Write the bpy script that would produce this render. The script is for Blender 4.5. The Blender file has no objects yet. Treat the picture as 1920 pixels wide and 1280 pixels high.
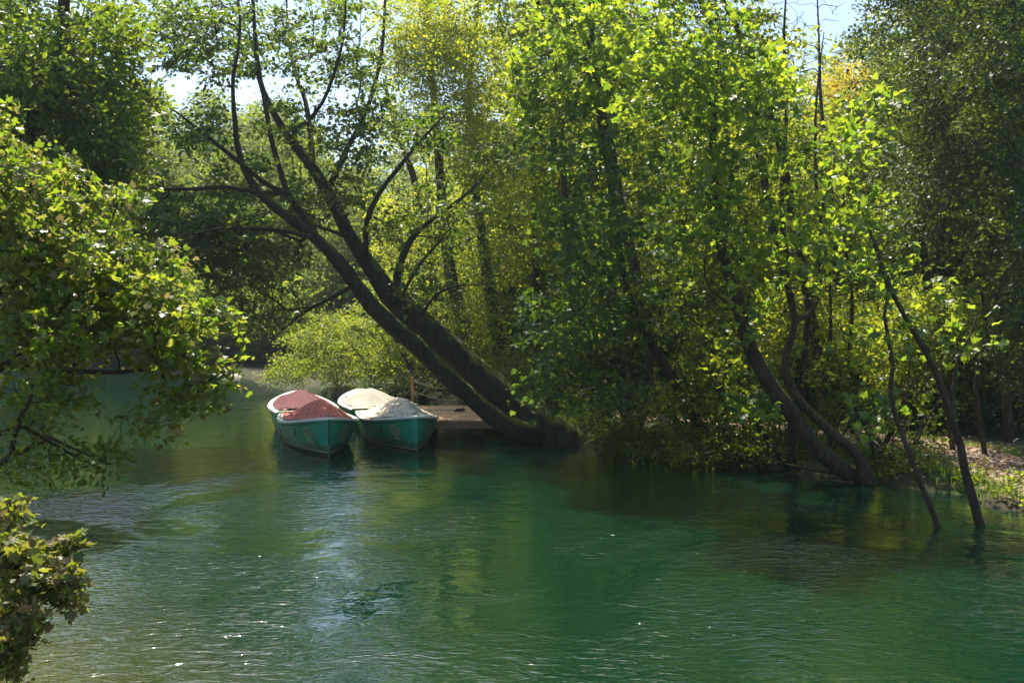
import bpy, math, random
import numpy as np
from mathutils import Vector, Matrix

# ------------------------------------------------------------------ camera, sky, sun, exposure
sc = bpy.context.scene
F = 1867.0; HC = 3.17; PITCH = math.atan(40/F)
cd = bpy.data.cameras.new('camera'); cam = bpy.data.objects.new('camera', cd)
sc.collection.objects.link(cam); sc.camera = cam
cd.sensor_width = 36.0; cd.lens = 36.0*F/1920; cd.clip_start = 0.05; cd.clip_end = 3000
cam.location = (0, 0, HC); cam.rotation_euler = (math.pi/2-PITCH, 0, 0)
SUN_AZ = math.radians(-16)      # clockwise from +Y (to the right of the view)
SUN_EL = math.radians(63)
w = bpy.data.worlds.new('World'); sc.world = w; w.use_nodes = True
nt = w.node_tree; bg = nt.nodes['Background']
sky = nt.nodes.new('ShaderNodeTexSky'); sky.sky_type = 'NISHITA'; sky.sun_disc = False
sky.sun_elevation = SUN_EL; sky.sun_rotation = SUN_AZ; sky.air_density = 1.0; sky.dust_density = 1.5
nt.links.new(sky.outputs[0], bg.inputs[0]); bg.inputs[1].default_value = 0.115
sl = bpy.data.lights.new('sun', 'SUN'); sun = bpy.data.objects.new('sun', sl); sc.collection.objects.link(sun)
sl.energy = 5.0; sl.angle = math.radians(0.5); sl.color = (1.0, 0.93, 0.78)
sd = Vector((math.sin(SUN_AZ)*math.cos(SUN_EL), math.cos(SUN_AZ)*math.cos(SUN_EL), math.sin(SUN_EL)))
sun.rotation_euler = sd.to_track_quat('Z', 'Y').to_euler()
vs = sc.view_settings; vs.view_transform = 'Standard'; vs.look = 'None'; vs.gamma = 1; vs.exposure = 1.03
sc.cycles.max_bounces = 8; sc.cycles.diffuse_bounces = 3; sc.cycles.transmission_bounces = 6
sc.cycles.transparent_max_bounces = 8; sc.cycles.glossy_bounces = 3
sc.cycles.sample_clamp_indirect = 6.0
sc.cycles.caustics_reflective = False; sc.cycles.caustics_refractive = False

HAZE = 0.00055
COL = sc.collection
PI = math.pi
RNG = np.random.default_rng(7)

def P(px, py, Y):
    """point at world depth Y seen at full-size pixel px, py of the level lens set above"""
    c, s = math.cos(PITCH), math.sin(PITCH)
    u = 640-py
    d = np.array([px-960.0, F*c+u*s, -F*s+u*c])
    return d*(Y/d[1])+np.array([0, 0, HC])
def Wt(px, py):                                   # point on the water
    p = P(px, py, 1.0)-np.array([0, 0, HC]); return p*(HC/-p[2])+np.array([0, 0, HC])

# ------------------------------------------------------------------ object helpers
def tag(o, label=None, cat=None, group=None, kind=None):
    if label: o['label'] = label
    if cat: o['category'] = cat
    if group: o['group'] = group
    if kind: o['kind'] = kind
    return o
def thing(name, label, cat, loc=(0, 0, 0), rz=0, group=None):
    o = bpy.data.objects.new(name, None); COL.objects.link(o)
    o.empty_display_size = 0.2
    o.location = tuple(float(v) for v in loc); o.rotation_euler = (0, 0, rz)
    return tag(o, label, cat, group)
def link(name, me, mat, parent=None):
    if mat and not me.materials: me.materials.append(mat)
    o = bpy.data.objects.new(name, me); COL.objects.link(o)
    if parent: o.parent = parent
    return o
def npmesh(name, V, Fc, smooth=False):
    """V (n,3); Fc (m,k) equal-sized faces"""
    me = bpy.data.meshes.new(name)
    V = np.asarray(V, np.float32); Fc = np.asarray(Fc, np.int32); m, k = Fc.shape
    me.vertices.add(len(V)); me.vertices.foreach_set('co', V.ravel())
    me.loops.add(m*k); me.loops.foreach_set('vertex_index', Fc.ravel())
    me.polygons.add(m); me.polygons.foreach_set('loop_start', np.arange(m, dtype=np.int32)*k)
    me.polygons.foreach_set('loop_total', np.full(m, k, np.int32))
    if smooth: me.polygons.foreach_set('use_smooth', np.ones(m, bool))
    me.update(calc_edges=True)
    return me
class MB:
    """collects pieces into one mesh"""
    def __init__(s): s.v = []; s.f = []
    def add(s, v, f):
        n = len(s.v); s.v += [tuple(float(c) for c in p) for p in v]; s.f += [tuple(i+n for i in q) for q in f]
    def box(s, c, d, rz=0, tilt=None):
        hx, hy, hz = d[0]/2, d[1]/2, d[2]/2
        b = min(hx, hy, hz)*0.12
        vs_ = []
        for z, k in ((-hz, b), (-hz+b, 0), (hz-b, 0), (hz, b)):
            for x, y in ((-1, -1), (1, -1), (1, 1), (-1, 1)):
                vs_.append(Vector((x*(hx-k), y*(hy-k), z)))
        f = [(3, 2, 1, 0), (12, 13, 14, 15)]
        for r in range(3):
            for i in range(4):
                j = (i+1) % 4; f.append((r*4+i, r*4+j, r*4+4+j, r*4+4+i))
        M = Matrix.Rotation(rz, 3, 'Z')
        if tilt: M = M @ tilt
        s.add([M @ p+Vector(c) for p in vs_], f)
    def tube(s, pts, rad, n=8, cap=True):
        pts = [np.asarray(p, float) for p in pts]
        if np.isscalar(rad): rad = [rad]*len(pts)
        v, f = tube_arrays(np.array(pts), np.array(rad, float), n)
        f = [tuple(q) for q in f]
        if cap:
            f.append(tuple(range(n-1, -1, -1))); f.append(tuple(range(len(v)-n, len(v))))
        s.add(v, f)
    def build(s, name, mat, parent=None, smooth=False):
        me = bpy.data.meshes.new(name); me.from_pydata(s.v, [], s.f); me.update()
        if smooth: me.polygons.foreach_set('use_smooth', [True]*len(me.polygons))
        return link(name, me, mat, parent)
def tube_arrays(pts, rad, n, jit=None, rng=None):
    K = len(pts)
    t = np.gradient(pts, axis=0); t /= np.linalg.norm(t, axis=1, keepdims=True)+1e-9
    ref = np.array([0.31, 0.17, 0.93]) if abs(t[0][2]) < 0.9 else np.array([1.0, 0.1, 0])
    u = np.cross(t, ref); u /= np.linalg.norm(u, axis=1, keepdims=True)+1e-9
    b = np.cross(t, u)
    a = np.arange(n)*2*PI/n
    R = rad[:, None]*np.ones((1, n))
    if jit: R = R*(1+jit*rng.normal(size=R.shape))
    v = pts[:, None, :]+R[:, :, None]*(np.cos(a)[None, :, None]*u[:, None, :]+np.sin(a)[None, :, None]*b[:, None, :])
    i = np.arange(K-1)[:, None]*n; j = np.arange(n)[None, :]; j2 = (j+1) % n
    f = np.stack([i+j, i+j2, i+n+j2, i+n+j], -1).reshape(-1, 4)
    return v.reshape(-1, 3), f

# ------------------------------------------------------------------ materials
def new_mat(name):
    m = bpy.data.materials.new(name); m.use_nodes = True
    nt = m.node_tree; b = nt.nodes['Principled BSDF']
    return m, nt, b
def N(nt, t, **k):
    n = nt.nodes.new(t)
    for a, v in k.items():
        if a.startswith('i_'): n.inputs[a[2:].replace('_', ' ')].default_value = v
        else: setattr(n, a, v)
    return n
def ramp(nt, fac, stops):
    r = nt.nodes.new('ShaderNodeValToRGB'); e = r.color_ramp.elements
    while len(e) < len(stops): e.new(0.5)
    for q, (p, c) in zip(e, stops): q.position = p; q.color = (*c, 1)
    nt.links.new(fac, r.inputs[0]); return r.outputs[0]
def noise(nt, scale, detail=4, rough=0.55, vec=None, dist=0.0):
    n = N(nt, 'ShaderNodeTexNoise'); n.inputs['Scale'].default_value = scale
    n.inputs['Detail'].default_value = detail; n.inputs['Roughness'].default_value = rough
    n.inputs['Distortion'].default_value = dist
    if vec is not None: nt.links.new(vec, n.inputs['Vector'])
    return n.outputs['Fac']
def objco(nt, scale=(1, 1, 1), rot=(0, 0, 0)):
    c = N(nt, 'ShaderNodeTexCoord'); mp = N(nt, 'ShaderNodeMapping')
    mp.inputs['Scale'].default_value = scale; mp.inputs['Rotation'].default_value = rot
    nt.links.new(c.outputs['Object'], mp.inputs['Vector']); return mp.outputs['Vector']
def bump(nt, b, h, strength=0.5, dist=0.02):
    n = N(nt, 'ShaderNodeBump'); n.inputs['Strength'].default_value = strength; n.inputs['Distance'].default_value = dist
    nt.links.new(h, n.inputs['Height']); nt.links.new(n.outputs[0], b.inputs['Normal']); return n
def leaf_mat(name, cols, tcols, trans=0.5, rough=0.42, spec=0.5):
    """cols, tcols: ramps over a random number per leaf"""
    m, nt, b = new_mat(name)
    g = N(nt, 'ShaderNodeNewGeometry')
    k = len(cols)
    c = ramp(nt, g.outputs['Random Per Island'], [(i/max(1, k-1), q) for i, q in enumerate(cols)])
    k = len(tcols)
    tc = ramp(nt, g.outputs['Random Per Island'], [(i/max(1, k-1), q) for i, q in enumerate(tcols)])
    nt.links.new(c, b.inputs['Base Color']); b.inputs['Roughness'].default_value = rough
    b.inputs['Specular IOR Level'].default_value = spec
    tr = N(nt, 'ShaderNodeBsdfTranslucent'); nt.links.new(tc, tr.inputs[0])
    mx = N(nt, 'ShaderNodeMixShader'); mx.inputs[0].default_value = trans
    nt.links.new(b.outputs[0], mx.inputs[1]); nt.links.new(tr.outputs[0], mx.inputs[2])
    nt.links.new(mx.outputs[0], nt.nodes['Material Output'].inputs[0])
    return m
G = {}
G['deep'] = leaf_mat('leaf_deep', [(.028, .058, .008), (.05, .09, .010), (.075, .12, .014)], [(.14, .24, .012), (.27, .38, .018), (.44, .52, .03)], .5)
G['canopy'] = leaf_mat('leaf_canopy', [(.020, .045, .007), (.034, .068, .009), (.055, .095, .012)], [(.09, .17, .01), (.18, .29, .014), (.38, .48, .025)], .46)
G['mid'] = leaf_mat('leaf_mid', [(.045, .08, .009), (.07, .115, .012), (.10, .145, .016)], [(.24, .34, .015), (.42, .50, .025), (.60, .62, .04)], .55)
G['yellow'] = leaf_mat('leaf_yellow_green', [(.08, .115, .012), (.11, .145, .015), (.15, .17, .02)], [(.40, .50, .025), (.56, .62, .035), (.72, .68, .05)], .58)
G['brush'] = leaf_mat('leaf_willow_brush', [(.05, .09, .012), (.09, .125, .016), (.14, .16, .03)], [(.26, .38, .02), (.46, .55, .035), (.68, .68, .06)], .54)
G['gold'] = leaf_mat('leaf_autumn_gold', [(.16, .12, .02), (.22, .14, .02), (.16, .16, .02)], [(.75, .60, .05), (.82, .56, .04), (.6, .6, .06)], .55)
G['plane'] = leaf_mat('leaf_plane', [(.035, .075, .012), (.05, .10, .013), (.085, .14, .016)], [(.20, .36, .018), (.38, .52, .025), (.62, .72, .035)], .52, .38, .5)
G['plane_shade_tint'] = leaf_mat('leaf_plane_shade_tint', [(.026, .062, .016), (.04, .085, .018), (.06, .115, .02)], [(.11, .22, .02), (.20, .33, .025), (.36, .50, .03)], .46, .5, .4)  # centre crown's shade put into the leaf colour: darker, less translucent plane leaf
G['near'] = leaf_mat('leaf_maple_near', [(.045, .085, .010), (.07, .115, .012), (.10, .14, .016), (.13, .10, .05)], [(.20, .34, .016), (.34, .48, .022), (.52, .60, .035), (.30, .22, .08)], .48, .42, .5)
G['dusty'] = leaf_mat('leaf_maple_dusty', [(.05, .085, .014), (.07, .11, .018), (.15, .13, .05), (.21, .14, .09)], [(.30, .40, .02), (.42, .48, .03), (.5, .52, .04), (.34, .24, .10)], .38, .5, .5)
G['far'] = leaf_mat('leaf_far', [(.04, .07, .014), (.06, .10, .016), (.09, .13, .02)], [(.20, .29, .02), (.34, .43, .03), (.48, .52, .045)], .52, .6, .3)
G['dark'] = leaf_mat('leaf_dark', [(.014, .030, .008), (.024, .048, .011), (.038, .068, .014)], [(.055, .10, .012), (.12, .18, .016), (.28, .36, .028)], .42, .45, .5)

def bark_mat(name, c1, c2, c3, moss=0.0):
    m, nt, b = new_mat(name)
    v = objco(nt, (1, 1, .28))
    n1 = noise(nt, 9, 8, .65, v); n2 = noise(nt, 1.3, 4, .6, objco(nt))
    c = ramp(nt, n1, [(.3, c1), (.55, c2), (.75, c3)])
    if moss > 0:
        g = N(nt, 'ShaderNodeNewGeometry'); sx = N(nt, 'ShaderNodeSeparateXYZ'); nt.links.new(g.outputs['Normal'], sx.inputs[0])
        ma = N(nt, 'ShaderNodeMath', operation='MULTIPLY_ADD'); nt.links.new(sx.outputs[2], ma.inputs[0]); ma.inputs[1].default_value = .55
        nt.links.new(n2, ma.inputs[2])
        f = ramp(nt, ma.outputs[0], [(.98-moss*.35, (0, 0, 0)), (1.06-moss*.35, (1, 1, 1))])
        mx = N(nt, 'ShaderNodeMix', data_type='RGBA'); nt.links.new(f, mx.inputs[0]); nt.links.new(c, mx.inputs[6])
        mc = ramp(nt, noise(nt, 25, 5, .6, objco(nt)), [(.3, (.035, .055, .01)), (.7, (.13, .15, .025))])
        nt.links.new(mc, mx.inputs[7]); c = mx.outputs[2]
    nt.links.new(c, b.inputs['Base Color']); b.inputs['Roughness'].default_value = .9
    b.inputs['Specular IOR Level'].default_value = .2
    bump(nt, b, n1, 1.0, .09); return m
BARK_D = bark_mat('bark_dark_mossy', (.018, .013, .009), (.045, .033, .023), (.085, .068, .048), .55)
BARK_G = bark_mat('bark_grey', (.035, .03, .024), (.09, .077, .06), (.18, .16, .13), .15)
BARK_B = bark_mat('bark_brown', (.03, .02, .013), (.075, .05, .033), (.14, .10, .07), .1)
BARK_P = bark_mat('bark_plane', (.03, .021, .013), (.075, .055, .036), (.15, .118, .08), .45)
TWIG = bark_mat('bark_twig', (.03, .022, .014), (.06, .045, .03), (.10, .08, .055))

# ------------------------------------------------------------------ leaves
def tmpl_diamond():
    v = [(-.5, 0, 0), (0, .30, .06), (.5, 0, -.04), (0, -.30, .06)]
    return np.array(v, float), np.array([(0, 3, 2), (0, 2, 1)])
def tmpl_ovate():
    v = [(-.5, 0, 0), (-.22, .27, .06), (.12, .26, .05), (.55, 0, -.10), (.12, -.26, .05), (-.22, -.27, .06), (0, 0, -.01)]
    return np.array(v, float), np.array([(6, i, (i+1) % 6) for i in range(6)])[:, [0, 2, 1]]
def tmpl_maple():
    # five-lobed outline, stem at -x
    pts = [(-.38, 0), (-.40, -.20), (-.26, -.44), (-.08, -.30), (.10, -.50), (.14, -.24), (.32, -.16), (.58, 0),
           (.32, .16), (.14, .24), (.10, .50), (-.08, .30), (-.26, .44), (-.40, .20)]
    v = [(-.12, 0, -.03)]
    for x, y in pts:
        r = math.hypot(x, y); v.append((x, y, .05*math.cos(3*math.atan2(y, x))-0.22*r*r+.03))
    n = len(pts)
    return np.array(v, float), np.array([(0, (i+1) % n+1, i+1) for i in range(n)])[:, [0, 2, 1]]
TM = {'d': tmpl_diamond(), 'o': tmpl_ovate(), 'm': tmpl_maple()}
def nrm(a): return a/(np.linalg.norm(a, axis=-1, keepdims=True)+1e-9)
def leaf_arrays(C, A, Nn, S, t):
    T, Fc = TM[t]
    Nn = nrm(Nn); B = nrm(np.cross(Nn, A)); A2 = np.cross(B, Nn)
    V = C[:, None, :]+S[:, None, None]*(T[None, :, 0:1]*A2[:, None, :]+T[None, :, 1:2]*B[:, None, :]+T[None, :, 2:3]*Nn[:, None, :])
    k = len(T); m = len(C)
    FF = (Fc[None, :, :]+(np.arange(m)*k)[:, None, None]).reshape(-1, 3)
    return V.reshape(-1, 3), FF
def sprays(rng, T, D, per, R, size, t, flat=.22, tilt=.55, droop=.25, keep=None):
    """leaves in loose flat sprays round the twig ends T with directions D"""
    m = len(T)
    cnt = rng.poisson(per, m); idx = np.repeat(np.arange(m), cnt); n = len(idx)
    pn = nrm(np.array([0, 0, 1.0])+tilt*rng.normal(size=(m, 3)))       # spray plane
    off = rng.normal(size=(n, 3)); off = nrm(off)*(rng.random((n, 1))**.5)
    pr = pn[idx]
    h = (off*pr).sum(1, keepdims=True)
    off = (off-pr*h*(1-flat))*(R*(0.65+.7*rng.random((m, 1))))[idx]
    off[:, 2] -= droop*(off[:, 0]**2+off[:, 1]**2)/R
    C = T[idx]+off+D[idx]*R*.25
    A = nrm(off+D[idx]*R*.5+.25*R*rng.normal(size=(n, 3))-np.array([0, 0, .18*R]))
    Nn = nrm(pr+.55*rng.normal(size=(n, 3)))
    S = size*(.5+.85*rng.random(n)**1.3)
    return leaf_arrays(C, A, Nn, S, t)

# ------------------------------------------------------------------ skeleton grown towards targets
class Skel:
    def __init__(s, seed):
        s.rng = np.random.default_rng(seed); s.p = []; s.par = []; s.d = []; s.len = []; s.fix = []; s.chains = []; s.stem_r = {}
    def node(s, p, par, L):
        p = np.asarray(p, float)
        d = nrm(p-s.p[par]) if par >= 0 else np.array([0, 0, 1.0])
        s.p.append(p); s.par.append(par); s.d.append(d); s.len.append(L); return len(s.p)-1
    def stem(s, pts, radii, start=-1, step=.35):
        """a traced limb: smooth polyline through pts"""
        pts = np.array(pts, float); n = len(pts)
        seg = np.linalg.norm(np.diff(pts, axis=0), axis=1); u = np.r_[0, np.cumsum(seg)]
        k = max(3, int(u[-1]/step)); q = np.linspace(0, u[-1], k)
        # catmull-rom on cumulative length
        out = []
        for x in q:
            i = min(np.searchsorted(u, x, side='right')-1, n-2); f = (x-u[i])/(seg[i]+1e-9)
            p0 = pts[max(i-1, 0)]; p1 = pts[i]; p2 = pts[i+1]; p3 = pts[min(i+2, n-1)]
            out.append(.5*((2*p1)+(-p0+p2)*f+(2*p0-5*p1+4*p2-p3)*f*f+(-p0+3*p1-3*p2+p3)*f**3))
        rr = np.interp(q, np.linspace(0, u[-1], len(radii)) if len(radii) != n else u, radii)
        par = start; L = 0 if start < 0 else s.len[start]; ids = []
        for j, x in enumerate(out):
            if j == 0 and start >= 0 and np.linalg.norm(x-s.p[start]) < .05: ids.append(start); continue
            L += step; par = s.node(x, par, L); ids.append(par)
        s.chains.append((np.array(out), rr)); s.fix += ids
        return ids
    def nearest(s, p):
        return int(np.argmin(np.linalg.norm(np.array(s.p)-np.asarray(p), axis=1)))
    def grow(s, T, tmin=0.15, up=.15, cost=.12, wob=.05, amin=0):
        """attach every target to the tree; returns end dirs"""
        P0 = np.array(s.p)
        dd = np.array([np.min(np.linalg.norm(P0-t, axis=1)) for t in T]); order = np.argsort(dd)
        ids = {}; buf = np.zeros((len(s.p)+len(T)*7, 3)); buf[:len(s.p)] = P0
        lb = np.zeros(len(buf)); lb[:len(s.p)] = s.len
        maxL = max(s.len); ok = lb >= tmin*maxL
        ok[len(s.p):] = True
        for o in order:
            t = T[o]; n = len(s.p)
            d = np.linalg.norm(buf[:n]-t, axis=1)
            below = np.clip(buf[:n, 2]-t[2], 0, None)
            c = d+cost*lb[:n]+.5*below+np.where(ok[:n], 0, 1e3)
            q = int(np.argmin(c)); pq = s.p[q]; L = d[q]
            k = int(np.clip(L/.45, 2, 6))
            ctrl = pq+s.d[q]*L*.35+np.array([0, 0, up*L])+s.rng.normal(size=3)*wob*L
            par = q
            for j in range(1, k+1):
                f = j/k; x = (1-f)**2*pq+2*f*(1-f)*ctrl+f*f*t
                if j < k: x = x+s.rng.normal(size=3)*wob*L*.25
                par = s.node(x, par, s.len[par]+L/k); buf[par] = x; lb[par] = s.len[par]
            ids[o] = par
        s.tips = np.array([s.p[ids[i]] for i in range(len(T))]); s.tipd = np.array([s.d[ids[i]] for i in range(len(T))])
    def tubes(s, r_tip=.006, expo=.42, n=5, skip=None, rmax=None):
        """tubes for everything that was grown (not the traced stems)"""
        m = len(s.p); cnt = np.zeros(m); kids = [[] for _ in range(m)]
        for i in range(m-1, -1, -1):
            if s.par[i] >= 0: kids[s.par[i]].append(i)
        for i in range(m-1, -1, -1):
            if not kids[i]: cnt[i] = 1
            if s.par[i] >= 0: cnt[s.par[i]] += cnt[i]
        r = r_tip*cnt**expo
        if rmax: r = np.minimum(r, rmax)
        fixed = set(s.fix); V = []; Fc = []; nv = 0
        starts = []
        for i in range(m):
            if i in fixed:
                for c in kids[i]:
                    if c not in fixed: starts.append((i, c))
        while starts:
            a, c = starts.pop(); chain = [a, c]
            while kids[c]:
                ks = sorted(kids[c], key=lambda q: -cnt[q])
                for o in ks[1:]: starts.append((c, o))
                c = ks[0]; chain.append(c)
            pts = np.array([s.p[q] for q in chain]); rr = np.array([r[q] for q in chain]); rr[0] = min(rr[0], rr[1]*1.25)
            rr[-1] *= .6
            v, f = tube_arrays(pts, rr, n if rr[1] > .02 else 3)
            V.append(v); Fc.append(f+nv); nv += len(v)
        return (np.concatenate(V), np.concatenate(Fc)) if V else (None, None)
    def stem_arrays(s, sel=None, n=12, jit=.055, flare=None):
        V = []; Fc = []; nv = 0
        for i, (p, r) in enumerate(s.chains):
            if sel is not None and i not in sel: continue
            v, f = tube_arrays(p, r, n, jit, s.rng); V.append(v); Fc.append(f+nv); nv += len(v)
        return np.concatenate(V), np.concatenate(Fc)
def ball(rng, n):
    v = nrm(rng.normal(size=(n, 3)))*(rng.random((n, 1))**(1/2.6)); return v
def px_targets(rng, ells):
    """ells: (px, py, rx, ry, Y, dY, n) ellipsoids given where they are seen, at their real depth"""
    out = []
    for (cx, cy, rx, ry, Y, dY, n) in ells:
        b = ball(rng, n)
        for q in b: out.append(P(cx+q[0]*rx, cy+q[2]*ry, Y+q[1]*dY))
    return np.array(out)
def shift(V, o): return V-np.asarray(o)
def join(a): 
    nv = 0; V = []; Fc = []
    for v, f in a:
        if v is None: continue
        V.append(v); Fc.append(f+nv); nv += len(v)
    return np.concatenate(V), np.concatenate(Fc)

def built_tree(name, label, cat, seed, stems, ells, leafspec, leafmat, bark, group=None, split_limbs=False, r_tip=.006, up=.12, tmin=.2, stem_n=12, cost=.12, extra=None):
    """stems: list of (pts, radii) - the first is the trunk; others start at the nearest node already there"""
    s = Skel(seed); root = None
    for i, (pts, rad) in enumerate(stems):
        st = -1
        if i > 0:
            st = s.nearest(pts[0])
            if np.linalg.norm(s.p[st]-pts[0]) > 0.6: st = -1
            else: pts = [s.p[st]]+list(pts[1:])
        if i == 0: root = np.array(pts[0], float)
        s.stem(pts, rad, st)
    T = px_targets(s.rng, ells) if not callable(ells) else ells(s.rng)
    s.grow(T, tmin, up, cost)
    o = thing(name, label, cat, root, 0, group)
    tw = s.tubes(r_tip)
    if split_limbs:
        v, f = s.stem_arrays([0], stem_n); link('trunk', npmesh('trunk', shift(v, root), f, True), bark, o)
        for i in range(1, len(s.chains)):
            v, f = s.stem_arrays([i], 8); link('limb', npmesh('limb', shift(v, root), f, True), bark, o)
        if tw[0] is not None: link('branches', npmesh('branches', shift(tw[0], root), tw[1], True), bark, o)
    else:
        v, f = join([s.stem_arrays(None, stem_n), tw]); link('trunk', npmesh('trunk', shift(v, root), f, True), bark, o)
    per, R, size, t = leafspec[:4]; kw = leafspec[4] if len(leafspec) > 4 else {}
    v, f = sprays(s.rng, s.tips, s.tipd, per, R, size, t, **kw)
    link('crown', npmesh('crown', shift(v, root), f), leafmat, o)
    return o

# ------------------------------------------------------------------ terrain
RIVER = [(-5.2, -30), (-5.6, 0), (-6.3, 6), (-8.2, 12), (-12.5, 20), (-19, 33), (-25, 46), (-29, 57), (-24, 60.5), (-16, 57.5), (-13.2, 51),
         (-10.2, 45), (-6.4, 40), (-4.0, 34.5), (-1.6, 31.2), (0.3, 28.7), (1.2, 26.5), (2.7, 24.0), (4.6, 21.6),
         (6.5, 19.9), (7.8, 17.8), (8.7, 15.6), (10, 12), (11, 6), (11.5, 0), (12, -30)]
RV = np.array(RIVER)
def seg_dist(X, Y, poly, closed=True):
    d = np.full(X.shape, 1e9); n = len(poly)
    for i in range(n if closed else n-1):
        a = poly[i]; b = poly[(i+1) % n]; ab = b-a
        t = np.clip(((X-a[0])*ab[0]+(Y-a[1])*ab[1])/(ab@ab), 0, 1)
        d = np.minimum(d, np.hypot(X-a[0]-t*ab[0], Y-a[1]-t*ab[1]))
    return d
def inside(X, Y, poly):
    c = np.zeros(X.shape, bool); n = len(poly); j = n-1
    for i in range(n):
        xi, yi = poly[i]; xj, yj = poly[j]
        cond = ((yi > Y) != (yj > Y)) & (X < (xj-xi)*(Y-yi)/((yj-yi) if yj != yi else 1e-9)+xi)
        c ^= cond; j = i
    return c
def ground(X, Y):
    X = np.asarray(X, float); Y = np.asarray(Y, float)
    d = seg_dist(X, Y, RV)*np.where(inside(X, Y, RV), -1, 1)
    wob = .22*np.sin(1.7*X+.9*Y)+.16*np.sin(2.9*Y-1.3*X+1)+.1*np.sin(5.1*X+4.3*Y)
    d = d+wob
    z = np.where(d < 0, np.maximum(-1.9, d*.55), .34*(1-np.exp(-np.clip(d, 0, None)/.45)))
    hill = np.clip(d-7, 0, None)
    z = z+np.where(d > 0, .13*hill*(1-np.exp(-hill/12)), 0)
    z = np.minimum(z, 26)
    z = z+np.where(d > 0, .03*np.sin(3.1*X+.4)*np.sin(2.7*Y)*np.clip(d, 0, 1), 0)
    return z
def gz(x, y): return float(ground(np.array([x]), np.array([y]))[0])
def axis(lo, hi, a, b, st, big):
    c = list(np.arange(a, b, st)); s_ = st; x = a
    L = []
    while x > lo: s_ *= 1.18; x -= min(s_, big); L.append(x)
    s_ = st; x = c[-1]; R_ = []
    while x < hi: s_ *= 1.18; x += min(s_, big); R_.append(x)
    return np.array(L[::-1]+c+R_)
gx = axis(-700, 700, -16, 16, .2, 60); gy = axis(-60, 1500, 6, 62, .2, 80)
XX, YY = np.meshgrid(gx, gy)
ZZ = ground(XX, YY)
nx, ny = len(gx), len(gy)
idx = np.arange(nx*ny).reshape(ny, nx)
TF = np.stack([idx[:-1, :-1], idx[:-1, 1:], idx[1:, 1:], idx[1:, :-1]], -1).reshape(-1, 4)
m, nt_, b = new_mat('soil_and_grass')
v = objco(nt_)
na = noise(nt_, .9, 6, .6, v); nb = noise(nt_, 14, 6, .7, v)
mul = N(nt_, 'ShaderNodeMath', operation='MULTIPLY_ADD'); nt_.links.new(nb, mul.inputs[0]); mul.inputs[1].default_value = .5; nt_.links.new(na, mul.inputs[2])
c = ramp(nt_, mul.outputs[0], [(.55, (.030, .022, .012)), (.7, (.055, .042, .022)), (.82, (.035, .05, .012)), (1.0, (.06, .085, .018))])
nt_.links.new(c, b.inputs['Base Color']); b.inputs['Roughness'].default_value = .95; bump(nt_, b, nb, .8, .05)
SOIL = m
tag(link('ground', npmesh('ground', np.stack([XX, YY, ZZ], -1).reshape(-1, 3), TF, True), SOIL), kind='structure')

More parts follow.
